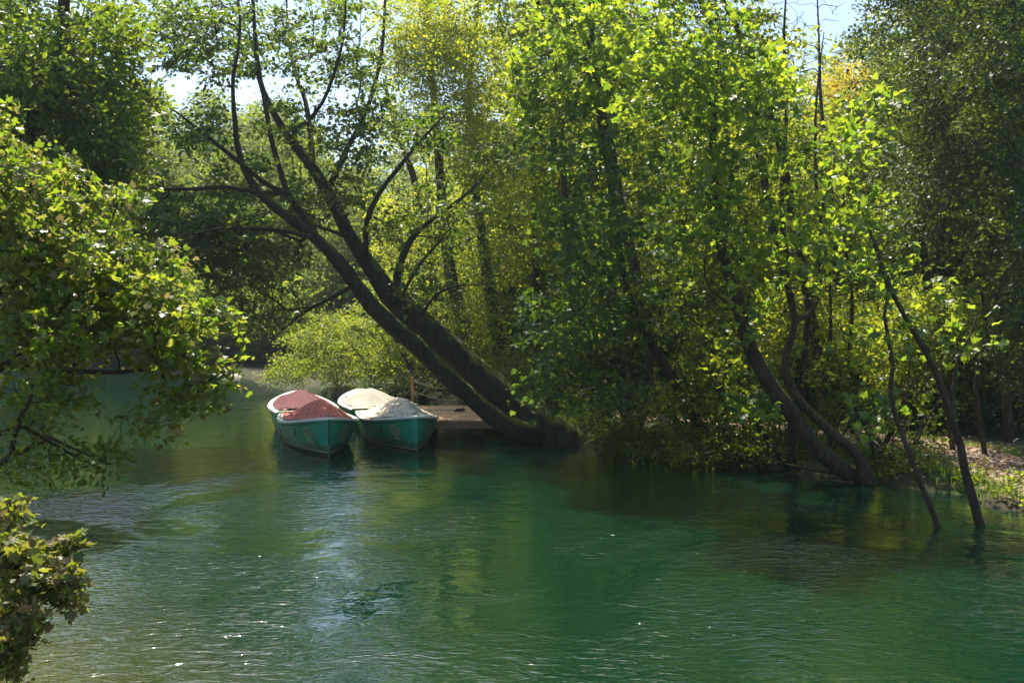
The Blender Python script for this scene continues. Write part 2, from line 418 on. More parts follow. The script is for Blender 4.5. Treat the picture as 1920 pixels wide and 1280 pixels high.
# water ------------------------------------------------------------
def water_mat():
    m, nt, b = new_mat('river_water')
    co = N(nt, 'ShaderNodeTexCoord')
    def mapped(sc_, rot=0.0):
        mp = N(nt, 'ShaderNodeMapping'); mp.inputs['Scale'].default_value = sc_; mp.inputs['Rotation'].default_value = (0, 0, rot)
        nt.links.new(co.outputs['Object'], mp.inputs['Vector']); return mp.outputs[0]
    # body colour: emerald, olive over the shallow bed on the near left
    sx = N(nt, 'ShaderNodeSeparateXYZ'); nt.links.new(co.outputs['Object'], sx.inputs[0])
    # distance from the left bank grows with x + .35 y
    d = N(nt, 'ShaderNodeMath', operation='MULTIPLY_ADD'); nt.links.new(sx.outputs[1], d.inputs[0]); d.inputs[1].default_value = .75; nt.links.new(sx.outputs[0], d.inputs[2])
    n = noise(nt, .35, 3, .5, mapped((1, 1, 1)))
    e = N(nt, 'ShaderNodeMath', operation='MULTIPLY_ADD'); nt.links.new(n, e.inputs[0]); e.inputs[1].default_value = 1.6; nt.links.new(d.outputs[0], e.inputs[2])
    mr = N(nt, 'ShaderNodeMapRange'); nt.links.new(e.outputs[0], mr.inputs[0]); mr.inputs[1].default_value = 2.4; mr.inputs[2].default_value = 7.0
    c = ramp(nt, mr.outputs[0], [(0, (.085, .08, .016)), (.35, (.034, .046, .012)), (.7, (.006, .025, .009)), (1, (.003, .023, .010))])
    nt.links.new(c, b.inputs['Base Color'])
    b.subsurface_method = 'BURLEY'; b.inputs['Subsurface Weight'].default_value = .85; b.inputs['Subsurface Radius'].default_value = (.5, 1.0, .8); b.inputs['Subsurface Scale'].default_value = .8
    b.inputs['Roughness'].default_value = .03; b.inputs['IOR'].default_value = 2.25; b.inputs['Specular IOR Level'].default_value = .5
    def add(a, bb, k):
        q = N(nt, 'ShaderNodeMath', operation='MULTIPLY_ADD'); nt.links.new(bb, q.inputs[0]); q.inputs[1].default_value = k; nt.links.new(a, q.inputs[2]); return q.outputs[0]
    # ripples lie across the line of sight in patches with swirls; calmer water round the moored boats
    mask = ramp(nt, noise(nt, .20, 3, .55, mapped((1, .8, 1), .5), 1.4), [(.42, (.04, .04, .04)), (.56, (1, 1, 1))])
    calm = N(nt, 'ShaderNodeMapRange'); nt.links.new(sx.outputs[1], calm.inputs[0]); calm.inputs[1].default_value = 14; calm.inputs[2].default_value = 23; calm.inputs[3].default_value = 1; calm.inputs[4].default_value = .12
    mk2 = N(nt, 'ShaderNodeMath', operation='MULTIPLY'); nt.links.new(mask, mk2.inputs[0]); nt.links.new(calm.outputs[0], mk2.inputs[1])
    base_ = N(nt, 'ShaderNodeMath', operation='ADD'); nt.links.new(mk2.outputs[0], base_.inputs[0]); base_.inputs[1].default_value = .05
    h1 = noise(nt, 1.5, 3, .5, mapped((.7, 1.35, 1), .45), 1.8)
    h2 = noise(nt, 4.6, 2, .5, mapped((.68, 1.35, 1), .3), 2.0)
    h3 = noise(nt, 12, 2, .5, mapped((.65, 1.4, 1), -.15), .8)
    fine = N(nt, 'ShaderNodeMath', operation='MULTIPLY'); nt.links.new(add(h2, h3, .20), fine.inputs[0]); nt.links.new(base_.outputs[0], fine.inputs[1])
    h = add(fine.outputs[0], h1, .5)
    bm = N(nt, 'ShaderNodeBump'); bm.inputs['Strength'].default_value = 1.0; bm.inputs['Distance'].default_value = .026
    nt.links.new(h, bm.inputs['Height']); nt.links.new(bm.outputs[0], b.inputs['Normal'])
    return m
WATER = water_mat()
wm = npmesh('river', [(-60, -40, 0), (30, -40, 0), (30, 75, 0), (-60, 75, 0)], [(0, 1, 2, 3)])
tag(link('water', wm, WATER), kind='structure')

# path along the right bank ------------------------------------------------
def smooth_line(pts, step=.25):
    s = Skel(1); s.stem([(x, y, 0) for x, y in pts], [1]*len(pts), -1, step); return s.chains[0][0][:, :2]
PATH = smooth_line([(11.4, 9), (10.6, 13), (10.0, 16.5), (9.7, 19), (9.0, 22), (7.6, 25.2), (5.4, 27.8), (3.4, 29.8), (2.0, 30.6)])
t = np.gradient(PATH, axis=0); t /= np.linalg.norm(t, axis=1, keepdims=True); nn = np.stack([-t[:, 1], t[:, 0]], 1)
ks = np.linspace(-1, 1, 13); rngp = np.random.default_rng(3)
PV = []
hw = 1.35+.12*np.sin(np.arange(len(PATH))*.5)
for k in ks:
    q = PATH+nn*(k*hw)[:, None]+(rngp.normal(size=PATH.shape)*.05 if abs(k) == 1 else 0)
    PV.append(np.c_[q, ground(q[:, 0], q[:, 1])+.035-(.05 if abs(k) == 1 else 0)])
PV = np.array(PV); K = len(PATH)
ii = np.arange(len(ks)*K).reshape(len(ks), K)
PF = np.stack([ii[:-1, :-1], ii[:-1, 1:], ii[1:, 1:], ii[1:, :-1]], -1).reshape(-1, 4)
m, nt_, b = new_mat('path_litter')
v = objco(nt_); na = noise(nt_, 22, 6, .75, v); vo = N(nt_, 'ShaderNodeTexVoronoi'); vo.inputs['Scale'].default_value = 26; nt_.links.new(v, vo.inputs['Vector'])
c = ramp(nt_, na, [(.3, (.17, .11, .08)), (.5, (.38, .27, .21)), (.7, (.55, .43, .35))])
mx = N(nt_, 'ShaderNodeMix', data_type='RGBA'); mx.inputs[0].default_value = .45; nt_.links.new(c, mx.inputs[6])
c2 = ramp(nt_, N(nt_, 'ShaderNodeSeparateColor').outputs[0], [(0, (1, 1, 1)), (1, (1, 1, 1))])
sp = N(nt_, 'ShaderNodeSeparateColor'); nt_.links.new(vo.outputs['Color'], sp.inputs[0])
c2 = ramp(nt_, sp.outputs[0], [(0, (.10, .06, .035)), (.5, (.36, .25, .17)), (1, (.52, .42, .33))]); nt_.links.new(c2, mx.inputs[7])
nt_.links.new(mx.outputs[2], b.inputs['Base Color']); b.inputs['Roughness'].default_value = .95
bump(nt_, b, vo.outputs['Distance'], .7, .03)
PATHM = m
tag(link('path', npmesh('path', PV.reshape(-1, 3), PF[:, ::-1], True), m), kind='structure')
# pale gravel spit on the far shore
sp_c = Wt(490, 702); rr = 40
sv = [(sp_c[0], sp_c[1], .09)]
for i in range(rr):
    a = i*2*PI/rr; k = 1+.12*math.sin(3*a+1)+.08*math.sin(5*a)
    sv.append((sp_c[0]+5.2*k*math.cos(a), sp_c[1]+2.6*k*math.sin(a), -.05))
for i in range(rr):
    a = i*2*PI/rr; k = .6*(1+.12*math.sin(3*a+1)); sv.append((sp_c[0]+5.2*k*math.cos(a), sp_c[1]+2.6*k*math.sin(a), .06))
me = bpy.data.meshes.new('spit'); me.from_pydata(sv, [], [(1+i, 1+(i+1) % rr, 1+rr+(i+1) % rr, 1+rr+i) for i in range(rr)]+[(0, 1+rr+i, 1+rr+(i+1) % rr) for i in range(rr)])
m, nt_, b = new_mat('pale_gravel'); c = ramp(nt_, noise(nt_, 30, 5, .7, objco(nt_)), [(.35, (.22, .19, .16)), (.65, (.42, .38, .34))])
nt_.links.new(c, b.inputs['Base Color']); b.inputs['Roughness'].default_value = .9
tag(link('gravel_bank', me, m), kind='structure')

# ------------------------------------------------------------------ boats
def paint(name, col, rough=.4, dirt=.25, coat=.0, scale=3):
    m, nt, b = new_mat(name)
    n1 = noise(nt, scale, 6, .65, objco(nt, (1, 1, 1.5))); n2 = noise(nt, 40, 4, .6, objco(nt))
    c = ramp(nt, n1, [(.3, tuple(x*(1-dirt) for x in col)), (.6, col), (.8, tuple(min(1, x*(1+dirt*.4)+.01) for x in col))])
    nt.links.new(c, b.inputs['Base Color']); b.inputs['Roughness'].default_value = rough
    b.inputs['Coat Weight'].default_value = coat; bump(nt, b, n2, .15, .004); return m
HULL = paint('green_hull_paint', (.016, .29, .165), .36, .22, .12)
WHITE = paint('white_gelcoat', (.74, .72, .66), .45, .22)
CREAM = paint('cream_gelcoat', (.60, .53, .38), .5, .2)
BLACK = paint('black_antifoul', (.016, .016, .015), .7, .3)
BROWN = paint('brown_rail', (.05, .03, .02), .6, .3)
GOLD = paint('gold_print', (.50, .38, .17), .5, .25, 0, 30)
GOLDT = paint('faded_gold_print', (.17, .25, .10), .5, .3, 0, 30)
DKP = paint('dark_print', (.015, .035, .03), .5, .2)
METAL = paint('dull_metal', (.25, .24, .22), .4, .3); METAL.node_tree.nodes['Principled BSDF'].inputs['Metallic'].default_value = .8
ROPE = paint('rope_fibre', (.42, .38, .30), .9, .3, 0, 60)
ROPED = paint('dark_rope', (.03, .03, .035), .9, .3, 0, 60)
def cloth(name, col, spots=0.0, leafc=(.08, .05, .03)):
    m, nt, b = new_mat(name)
    n1 = noise(nt, 2.2, 5, .6, objco(nt)); n2 = noise(nt, 160, 2, .5, objco(nt))
    c = ramp(nt, n1, [(.3, tuple(x*.78 for x in col)), (.6, col), (.8, tuple(min(.9, x*1.1) for x in col))])
    if spots > 0:
        vo = N(nt, 'ShaderNodeTexVoronoi'); vo.inputs['Scale'].default_value = 8; nt.links.new(objco(nt), vo.inputs['Vector'])
        msk = ramp(nt, vo.outputs['Distance'], [(.24, (1, 1, 1)), (.30, (0, 0, 0))])
        gate = ramp(nt, noise(nt, 1.6, 3, .5, objco(nt, (1, 1, 1), (0, 0, 2))), [(.44, (0, 0, 0)), (.50, (1, 1, 1))])
        ml = N(nt, 'ShaderNodeMix', data_type='RGBA', blend_type='MULTIPLY'); ml.inputs[0].default_value = 1; nt.links.new(msk, ml.inputs[6]); nt.links.new(gate, ml.inputs[7])
        mx = N(nt, 'ShaderNodeMix', data_type='RGBA'); nt.links.new(ml.outputs[2], mx.inputs[0]); nt.links.new(c, mx.inputs[6]); mx.inputs[7].default_value = (*leafc, 1); c = mx.outputs[2]
    nt.links.new(c, b.inputs['Base Color']); b.inputs['Roughness'].default_value = .85
    bump(nt, b, n2, .06, .002); return m
_nt = HULL.node_tree; _b = _nt.nodes['Principled BSDF']; _lk = _b.inputs['Base Color'].links[0]; _src = _lk.from_socket
_tc = N(_nt, 'ShaderNodeTexCoord'); _sx = N(_nt, 'ShaderNodeSeparateXYZ'); _nt.links.new(_tc.outputs['Object'], _sx.inputs[0])
_ma = N(_nt, 'ShaderNodeMath', operation='MULTIPLY_ADD'); _nt.links.new(noise(_nt, 7, 6, .7, objco(_nt, (1, 1, .6))), _ma.inputs[0]); _ma.inputs[1].default_value = -.32; _nt.links.new(_sx.outputs[2], _ma.inputs[2])
_f = ramp(_nt, _ma.outputs[0], [(0, (.75, .75, .75)), (.06, (0, 0, 0))])
_mx = N(_nt, 'ShaderNodeMix', data_type='RGBA'); _nt.links.new(_f, _mx.inputs[0]); _nt.links.new(_src, _mx.inputs[6]); _mx.inputs[7].default_value = (.05, .075, .03, 1)
_sc = ramp(_nt, noise(_nt, 16, 3, .7, objco(_nt, (.35, 1, 2.2))), [(.66, (0, 0, 0)), (.70, (.35, .35, .35))])
_m2 = N(_nt, 'ShaderNodeMix', data_type='RGBA'); _nt.links.new(_sc, _m2.inputs[0]); _nt.links.new(_mx.outputs[2], _m2.inputs[6]); _m2.inputs[7].default_value = (.10, .30, .22, 1)
_nt.links.new(_m2.outputs[2], _b.inputs['Base Color'])
C_CORAL = cloth('coral_canvas', (.72, .20, .15), .5, (.16, .03, .03))
C_WINE = cloth('wine_canvas', (.115, .014, .022))
C_CREAM = cloth('cream_canvas', (.76, .67, .52), 1.0)
C_GREY = cloth('grey_beige_canvas', (.36, .335, .28))
BL = 4.6
def sheer(s): return .60+.22*max(0, 1-s/2.6)**1.6+.02*(s/BL)**2
def btop(s):
    s = max(s, 0); a = min(s/2.7, 1); r = .98*(1-(1-a)**2.0)**.70
    return r*(1-.14*max(0, (s-2.7)/(BL-2.7))**1.6)
def bwl(s):
    s = max(s, 0); a = min(s/3.2, 1); r = .80*(1-(1-a)**1.7)**1.0
    return r*(1-.1*max(0, (s-3.2)/(BL-3.2))**1.6)
def hw_(s, z):
    sh = sheer(s)
    if z >= 0:
        u = min(z/sh, 1); return bwl(s)+(btop(s)-bwl(s))*(u**.75)
    return bwl(s)*math.sqrt(max(0, 1-(z/-.34)**2))
def stem_x(z): return .05*(1-z/.82) if z > 0 else .05+.35*(z/-.34)**2      # slight rake
def X_(s, z): return BL/2-(s+stem_x(z)*max(0, 1-s/1.5))
def hull_mesh():
    ss = [BL*(i/34)**1.25 for i in range(35)]; zs_n = [-.34, -.28, -.18, -.08]; U = [0.03, .1, .12, .2, .35, .5, .62, .75, .88, 1]
    MBh = MB(); rows = []
    v = []; grid = []
    for s in ss:
        row = []
        zz = zs_n+[u*sheer(s) for u in U]
        for side in (1, -1):
            rr_ = []
            for z in zz:
                y = hw_(s, z) if s > 0 else .012
                rr_.append(len(v)); v.append((X_(s, z), side*max(y, .004), z))
            row.append(rr_)
        grid.append(row)
    f = []; mi = []
    nz = len(zs_n)+len(U)
    for i in range(len(ss)-1):
        for k, side in ((0, 1), (1, -1)):
            for j in range(nz-1):
                q = (grid[i][k][j], grid[i][k][j+1], grid[i+1][k][j+1], grid[i+1][k][j])
                f.append(q if k == 0 else q[::-1])
                mi.append(1 if j < 4 else (2 if j == 4 and False else 0))
        f.append((grid[i][0][0], grid[i+1][0][0], grid[i+1][1][0], grid[i][1][0])); mi.append(1)
    for j in range(nz-1):
        f.append((grid[0][0][j], grid[0][1][j], grid[0][1][j+1], grid[0][0][j+1])); mi.append(1 if j < 4 else 0)
        f.append((grid[-1][0][j], grid[-1][0][j+1], grid[-1][1][j+1], grid[-1][1][j])); mi.append(1 if j < 4 else 0)
    me = bpy.data.meshes.new('hull'); me.from_pydata(v, [], f); me.update()
    me.materials.append(HULL); me.materials.append(BLACK)
    me.polygons.foreach_set('material_index', mi); me.polygons.foreach_set('use_smooth', [True]*len(f))
    return me
def outline(inset=0.0, n=46, s0=0.0, s1=BL):
    """closed deck outline, starboard bow->stern then back"""
    L = []
    for i in range(n):
        s = s0+(s1-s0)*(i/(n-1))**1.3; L.append((s, max(btop(s)-inset, .0)))
    return L
def rim_mesh():
    mb = MB()
    # white gunwale: outboard lip and side deck
    prof = [(.026, -.036), (.032, -.014), (.026, .012), (0, .024), (-.10, .022), (-.17, .016), (-.185, -.02), (-.185, -.07)]
    n = 50; ring = []
    L = [(BL*(i/(n-1))**1.4) for i in range(n)]
    path = [(s, 1) for s in L[::-1]]+[(s, -1) for s in L[1:]]
    vv = []
    for s, side in path:
        row = []
        for o, dz in prof:
            # inset keeps clear of the centreline near the bow
            y = max(btop(s)+o, 0.0); xo = 0
            if s < .6: xo = (o)*(1-s/.6)
            row.append(len(vv)); vv.append((X_(s, .6)+xo, side*y, sheer(s)+dz))
        ring.append(row)
    f = []
    for i in range(len(ring)-1):
        for j in range(len(prof)-1): f.append((ring[i][j], ring[i+1][j], ring[i+1][j+1], ring[i][j+1]))
    mb.add(vv, f); return mb
def deck_mesh(s0, s1, dz=.028, crown=.05, inset=.02):
    mb = MB(); vv = []; f = []; n = 14; k = 9
    for i in range(n):
        s = s0+(s1-s0)*i/(n-1)
        for j in range(k):
            u = -1+2*j/(k-1); y = u*max(btop(s)-inset, .002)
            vv.append((X_(s, .6), y, sheer(s)+dz+crown*(1-u*u)*min(1, btop(s))))
    for i in range(n-1):
        for j in range(k-1): f.append((i*k+j, i*k+j+1, (i+1)*k+j+1, (i+1)*k+j))
    mb.add(vv, f); return mb
def cover_mesh(s0, s1, peak_s, peak_h, seed, end_h=.0, inset=.12):
    rng = np.random.default_rng(seed); ns, nu = 64, 49; ph = rng.random(8)*6.28
    V = np.zeros((ns, nu, 3))
    for i in range(ns):
        a = i/(ns-1); s = s0+(s1-s0)*a
        tt = (s-s0)/(peak_s-s0) if s < peak_s else (s1-s)/(s1-peak_s)
        H = peak_h*(math.sin(min(max(tt, 0), 1)*PI/2)**1.5)
        for j in range(nu):
            u = -1+2*j/(nu-1); w_ = max(btop(s)-inset, .02)
            if a < .12: w_ *= (a/.12)**.5*.9+.1
            y = u*w_
            prof = math.cos(u*PI/2)**1.25
            h = H*prof
            dx, dy = s-peak_s, y; ang = math.atan2(dy, dx); r = math.hypot(dx, dy)
            fold = (.9-1.5*abs(math.sin(ang*4+ph[0]+.8*math.sin(r*2+ph[1])))**.7+.5*abs(math.sin(ang*7+ph[2]+r))-.3*abs(math.sin(ang*11+ph[3])))*.05*min(1, r/.8)*min(1, (1-abs(u))*4+.15)
            sag = -.05*math.sin(min(1, a*1.2)*PI)*math.sin(abs(u)*PI)
            V[i, j] = (X_(s, .6), y, sheer(s)+.045+crown_(s, u)+h+fold+sag+.016*math.sin(5*s+ph[4]+2*u)*math.sin(4*u+ph[5])*(1-u*u))
    e = 0
    ii = np.arange(ns*nu).reshape(ns, nu)
    Fc = np.stack([ii[:-1, :-1], ii[:-1, 1:], ii[1:, 1:], ii[1:, :-1]], -1).reshape(-1, 4)
    # hem hanging down over the side deck
    me = npmesh('cover', V.reshape(-1, 3), Fc, True); return me
def crown_(s, u): return .02*(1-u*u)
def on_hull(s, z, side, off=.006):
    y = hw_(s, z)
    dy = (hw_(s+.02, z)-hw_(s-.02, z))/.04; dz = (hw_(s, z+.01)-hw_(s, z-.01))/.02
    nx_, ny_, nz_ = dy, 1.0, -dz; l = math.sqrt(nx_**2+ny_**2+nz_**2)
    return (X_(s, z)+off*nx_/l, side*(y+off*ny_/l), z+off*nz_/l)
def decal(polys, s_c, z_c, side, off=.006, sub=1):
    """polys: list of 2-D strips [(outer pts),(inner pts)] around s_c, z_c, laid on the hull"""
    mb = MB()
    for A, B in polys:
        n = len(A); vv = [on_hull(s_c+x, z_c+z, side, off) for x, z in A]+[on_hull(s_c+x, z_c+z, side, off) for x, z in B]
        mb.add(vv, [((i, i+1, n+i+1, n+i) if side < 0 else (i, n+i, n+i+1, i+1)) for i in range(n-1)])
    return mb
def ringp(rx, rz, w_, n=28, a0=0, a1=2*PI, cx=0, cz=0):
    A = [(cx+rx*math.cos(a0+(a1-a0)*i/n), cz+rz*math.sin(a0+(a1-a0)*i/n)) for i in range(n+1)]
    B = [(cx+(rx-w_)*math.cos(a0+(a1-a0)*i/n), cz+(rz-w_)*math.sin(a0+(a1-a0)*i/n)) for i in range(n+1)]
    return A, B
HM = hull_mesh()
def make_boat(name, label, loc, rz, cov, covs, faded=False, ropes=True, trim=0.0, deck_to=.75):
    o = thing(name, label, 'boat', loc, rz, 'moored green rental boats'); o.rotation_euler = (0, -trim, rz)
    link('hull', HM, None, o)
    rim_mesh().build('gunwale', WHITE, o, True)
    deck_mesh(.03, deck_to).build('foredeck', WHITE, o, True)
    deck_mesh(BL-.5, BL-.01, .028, .01).build('stern_deck', CREAM, o, True)
    # cockpit floor seen nowhere but closes the hull
    deck_mesh(deck_to, BL-.5, -.35, 0, .1).build('cockpit_floor', CREAM, o, True)
    # waterline stripe
    for side in (1, -1):
        A = []; B = []
        for i in range(46):
            s = .03+(BL-.04)*(i/45)**1.2; A.append((s, .035)); B.append((s, .012))
        decal([(A, B)], 0, 0, side, .004).build('waterline_stripe', CREAM, o)
        A = [(s, sheer(s)-.075) for s, _ in A]; B = [(s, sheer(s)-.092) for s, _ in A]
        decal([(A, B)], 0, 0, side, .008).build('rubbing_strake', BROWN if side < 0 else BROWN, o)
        e = decal([ringp(.17, .15, .03), ringp(.115, .10, .012)], .60, .45, side, .006).build('emblem', GOLD, o)
        ban = [([(x, -.155-.03*math.cos(x*9)) for x in np.linspace(-.15, .15, 12)], [(x, -.19-.03*math.cos(x*9)) for x in np.linspace(-.15, .15, 12)]),
               ([(-.075, -.01), (-.02, .04), (.03, .0), (.08, .03)], [(-.075, -.035), (-.02, .0), (.03, -.03), (.08, -.01)]),
               ([(-.05, -.05), (.05, -.05)], [(-.05, -.065), (.05, -.065)])]
        decal(ban, .60, .45, side, .0065).build('banner', GOLD, e)
        # small dark guitar-like mark
        mk = [(([(-.13, .13), (-.04, .04), (.0, .015), (.07, -.02), (.10, -.08)]), ([(-.145, .11), (-.06, .02), (-.04, -.04), (.0, -.10), (.07, -.12)]))]
        decal(mk, 1.25, .42, side, .006).build('small_mark', DKP, o)
        # faded lettering band: row of short strokes
        st = []
        for k_ in range(9):
            x = -.22+k_*.055; st.append(([(x, .045), (x+.03, .045)], [(x, -.02), (x+.03, -.02)]))
        decal(st, 2.15, .38, side, .006).build('faded_lettering', GOLDT, o)
    mb = MB(); mb.tube([(X_(0, z)+.012, 0, z) for z in np.linspace(.80, .22, 8)], .022, 6); mb.build('stem_band', DKP if not faded else HULL, o)
    mb = MB(); mb.tube([(X_(0, z)+.010, 0, z) for z in np.linspace(.22, -.1, 5)], .02, 6); mb.build('stem_foot', HULL, o)
    # cleat and bow ring
    mb = MB(); x0 = X_(.32, .6); z0 = sheer(.32)+.06
    mb.tube([(x0, -.07, z0+.05), (x0, 0, z0+.045), (x0, .07, z0+.05)], .012, 6); mb.tube([(x0, -.025, z0), (x0, -.025, z0+.05)], .012, 6); mb.tube([(x0, .025, z0), (x0, .025, z0+.05)], .012, 6)
    mb.build('bow_cleat', METAL, o, True)
    for side in (1, -1):
        for s in (1.0, 3.9):
            mb = MB(); x1 = X_(s, .6); y1 = side*(btop(s)-.06); z1 = sheer(s)+.024
            mb.tube([(x1-.06, y1, z1+.035), (x1+.06, y1, z1+.035)], .009, 6); mb.tube([(x1, y1, z1), (x1, y1, z1+.035)], .012, 6)
            mb.build('side_cleat', METAL, o, True)
    link('cover', cover_mesh(*covs), cov, o)
    # transom trim
    mb = MB(); mb.box((-BL/2-.012, 0, .43), (.03, 1.5, .30)); mb.build('transom_panel', CREAM, o)
    if ropes:
        mb = MB(); pts = []
        for i in range(26):
            a = i/25; s = .25+.9*a; pts.append((X_(s, .6), .35*math.sin(a*9)*min(1, btop(s)), sheer(s)+.075+.012*math.sin(i*2.1)))
        mb.tube(pts, .009, 5); mb.build('bow_rope', ROPED if not faded else ROPE, o, True)
    return o
def boat_place(px, py, rev):
    p = Wt(px, py); A = math.radians(16.5); d = np.array([-math.sin(A), math.cos(A)])
    c = p[:2]+d*(BL/2) if not rev else p[:2]
    return c, (math.atan2(-d[1], -d[0]) if not rev else math.atan2(d[1], d[0])), d
cFL, rz, dd = boat_place(617, 857, False)
cFR, _, _ = boat_place(782, 847, False)
make_boat('rowing_boat', 'green boat with coral red cover, bow toward the viewer, nearest boat of the four', (*cFL, .03), rz, C_CORAL, (.38, BL-.25, 2.0, .46, 11), False, False, .02)
make_boat('rowing_boat', 'green boat with sunlit cream cover strewn with dead leaves, bow beside the dock', (*cFR, .0), rz, C_CREAM, (.30, BL-.25, 2.2, .46, 23), True, False, .012)
cRL = cFL+dd*(BL+.35)+np.array([-.05, 0]); cRR = cFR+dd*(BL+.45)+np.array([-.05, 0])
make_boat('rowing_boat', 'boat with dark wine red cover and white rim, bow pointing away on the left', (*cRL, .02), rz+PI, C_WINE, (.6, BL-.3, 2.3, .36, 37), True, False, .015)
make_boat('rowing_boat', 'boat with grey beige cover and long white foredeck, bow pointing away by the dock', (*cRR, .02), rz+PI, C_GREY, (1.25, BL-.3, 2.5, .38, 53), True, True, .015, 1.35)
# mooring line between the front boats
a = np.array([*cFL, 0])+np.array([-dd[0], -dd[1], 0])*1.2+np.array([.85, .2, .76]); b_ = np.array([*cFR, 0])+np.array([-dd[0], -dd[1], 0])*1.2+np.array([-.85, -.2, .74])
mb = MB(); mb.tube([a*(1-t)+b_*t-np.array([0, 0, .07*math.sin(PI*t)]) for t in np.linspace(0, 1, 12)], .011, 6)
tag(mb.build('mooring_rope', ROPED, None, True), 'dark rope tying the two nearest boats together at their bows', 'rope')

# ------------------------------------------------------------------ dock
def wood(name, c1, c2, c3, sc_=(3, 30, 30)):
    m, nt, b = new_mat(name)
    n1 = noise(nt, 1.2, 6, .6, objco(nt, sc_)); g = N(nt, 'ShaderNodeNewGeometry')
    c = ramp(nt, n1, [(.3, c1), (.55, c2), (.75, c3)])
    hs = N(nt, 'ShaderNodeHueSaturation'); nt.links.new(c, hs.inputs['Color'])
    mr = N(nt, 'ShaderNodeMapRange'); nt.links.new(g.outputs['Random Per Island'], mr.inputs[0]); mr.inputs[3].default_value = .7; mr.inputs[4].default_value = 1.25
    nt.links.new(mr.outputs[0], hs.inputs['Value']); nt.links.new(hs.outputs[0], b.inputs['Base Color'])
    b.inputs['Roughness'].default_value = .8; bump(nt, b, n1, .4, .006); return m
PLANK = wood('dock_plank', (.32, .19, .10), (.55, .36, .21), (.66, .47, .31), (30, 3, 30))
BEAM = wood('dock_beam', (.20, .105, .05), (.36, .21, .10), (.48, .30, .15), (3, 30, 30))
POST = wood('rail_post', (.22, .11, .05), (.40, .22, .10), (.52, .32, .16), (30, 30, 3))
dock = thing('dock', 'low wooden plank dock with rope rail, under the leaning trunk', 'dock', (0, 28, 0))
dx0, dx1, dy0, dy1, dz = -2.75, .62, 26.6, 31.0, .50
mb = MB(); y = dy0; rr_ = random.Random(4); k = 0
while y < dy1:
    w_ = .14; lx = dx0+(y-dy0)*(-.06)+rr_.uniform(-.02, .02)
    mb.box(((lx+dx1)/2, y+w_/2-28, dz-.02+rr_.uniform(-.002, .002)), (dx1-lx, w_-.012, .04)); y += w_
mb.build('deck', PLANK, dock)
mb = MB(); mb.box(((dx0+dx1)/2, dy0-.03-28, dz-.12), (dx1-dx0, .05, .20)); mb.build('front_beam', BEAM, dock)
mb = MB(); mb.box((dx0-.06, (dy0+dy1)/2-28, dz-.13), (.05, dy1-dy0, .18), .06); mb.build('side_beam', BEAM, dock)
for x in (-2.4, -.9, .5):
    for y in (dy0+1.0, dy0+2.6, dy1-.2):
        mb = MB(); mb.tube([(x, y-28, -1.4), (x, y-28, dz-.05)], .09, 10); mb.build('pile', BEAM, dock, True)
posts = [P(773, 760, 30.9), P(900, 760, 30.9), P(886, 764, 30.0), P(901, 772, 28.6), P(916, 775, 27.8)]
phs = [.92, .85, .8, .8, .8]; PT = []
for p, h in zip(posts, phs):
    mb = MB(); mb.box((p[0], p[1]-28, dz+h/2), (.09, .09, h), .1); mb.build('rail_post', POST, dock); PT.append(np.array([p[0], p[1]-28, dz+h]))
def sag_rope(a, b, sag, name='rail_rope', r=.013, par=None, mat=ROPE):
    a = np.array(a); b = np.array(b); mb = MB()
    mb.tube([a*(1-t)+b*t-np.array([0, 0, sag*4*t*(1-t)]) for t in np.linspace(0, 1, 18)], r, 6); return mb.build(name, mat, par, True)
z3 = np.array([0, 0, 1.0])
sag_rope(PT[0]-.1*z3, PT[1]-.15*z3, .22, par=dock); sag_rope(PT[0]-.42*z3, PT[1]-.45*z3, .25, par=dock)
sag_rope(PT[2]-.1*z3, PT[3]-.1*z3, .1, par=dock); sag_rope(PT[3]-.1*z3, PT[4]-.1*z3, .05, par=dock)
sag_rope(PT[0]-.08*z3, PT[0]+np.array([.55, .3, -.18]), .1, par=dock); sag_rope(PT[0]+np.array([.55, .3, -.18]), PT[0]+np.array([0, 0, -.5]), .2, par=dock)
# rope rail further right along the path
rail = thing('rope_rail', 'slack pale rope rail strung between short posts beside the path', 'rope rail', (2.8, 29.5, .3))
rp = [P(980, 690, 30), P(1080, 700, 29.5), P(1170, 700, 29)]
pz = []
for i, (x, y) in enumerate(((1.1, 31.6), (2.9, 31.0), (4.6, 30.0), (6.6, 28.2))):
    h = gz(x, y); mb = MB(); mb.box((x-2.8, y-29.5, h-.3+.45), (.09, .09, 1.0), .3*i); mb.build('post', POST, rail); pz.append(np.array([x-2.8, y-29.5, h-.3+.85]))
for i in range(3):
    sag_rope(pz[i], pz[i+1], .2, par=rail); sag_rope(pz[i]-.35*z3, pz[i+1]-.35*z3, .22, par=rail)
# small things on the dock
p = P(862, 769, 29.0)
mb = MB(); rr_ = random.Random(9)
pts = [(p[0]+.17*math.cos(a*1.1)*(.7+.3*math.sin(a*.7)), p[1]+.12*math.sin(a*1.1), dz+.015+.02*(i/14)) for i, a in enumerate(np.linspace(0, 18, 60))]
mb.tube(pts, .016, 6); tag(mb.build('rope_coil', ROPED, None, True), 'dark blue coil of rope lying on the sunny dock planks', 'rope coil')
mb = MB()
p = P(815, 766, 29.4)
pts = [(p[0]-.3+.05*i+.03*math.sin(i), p[1]+.08*math.sin(i*.9), dz+.014) for i in range(20)]
mb.tube(pts, .012, 5); tag(mb.build('loose_rope', ROPE, None, True), 'thin pale rope loose on the dock planks beside the tall post', 'rope')

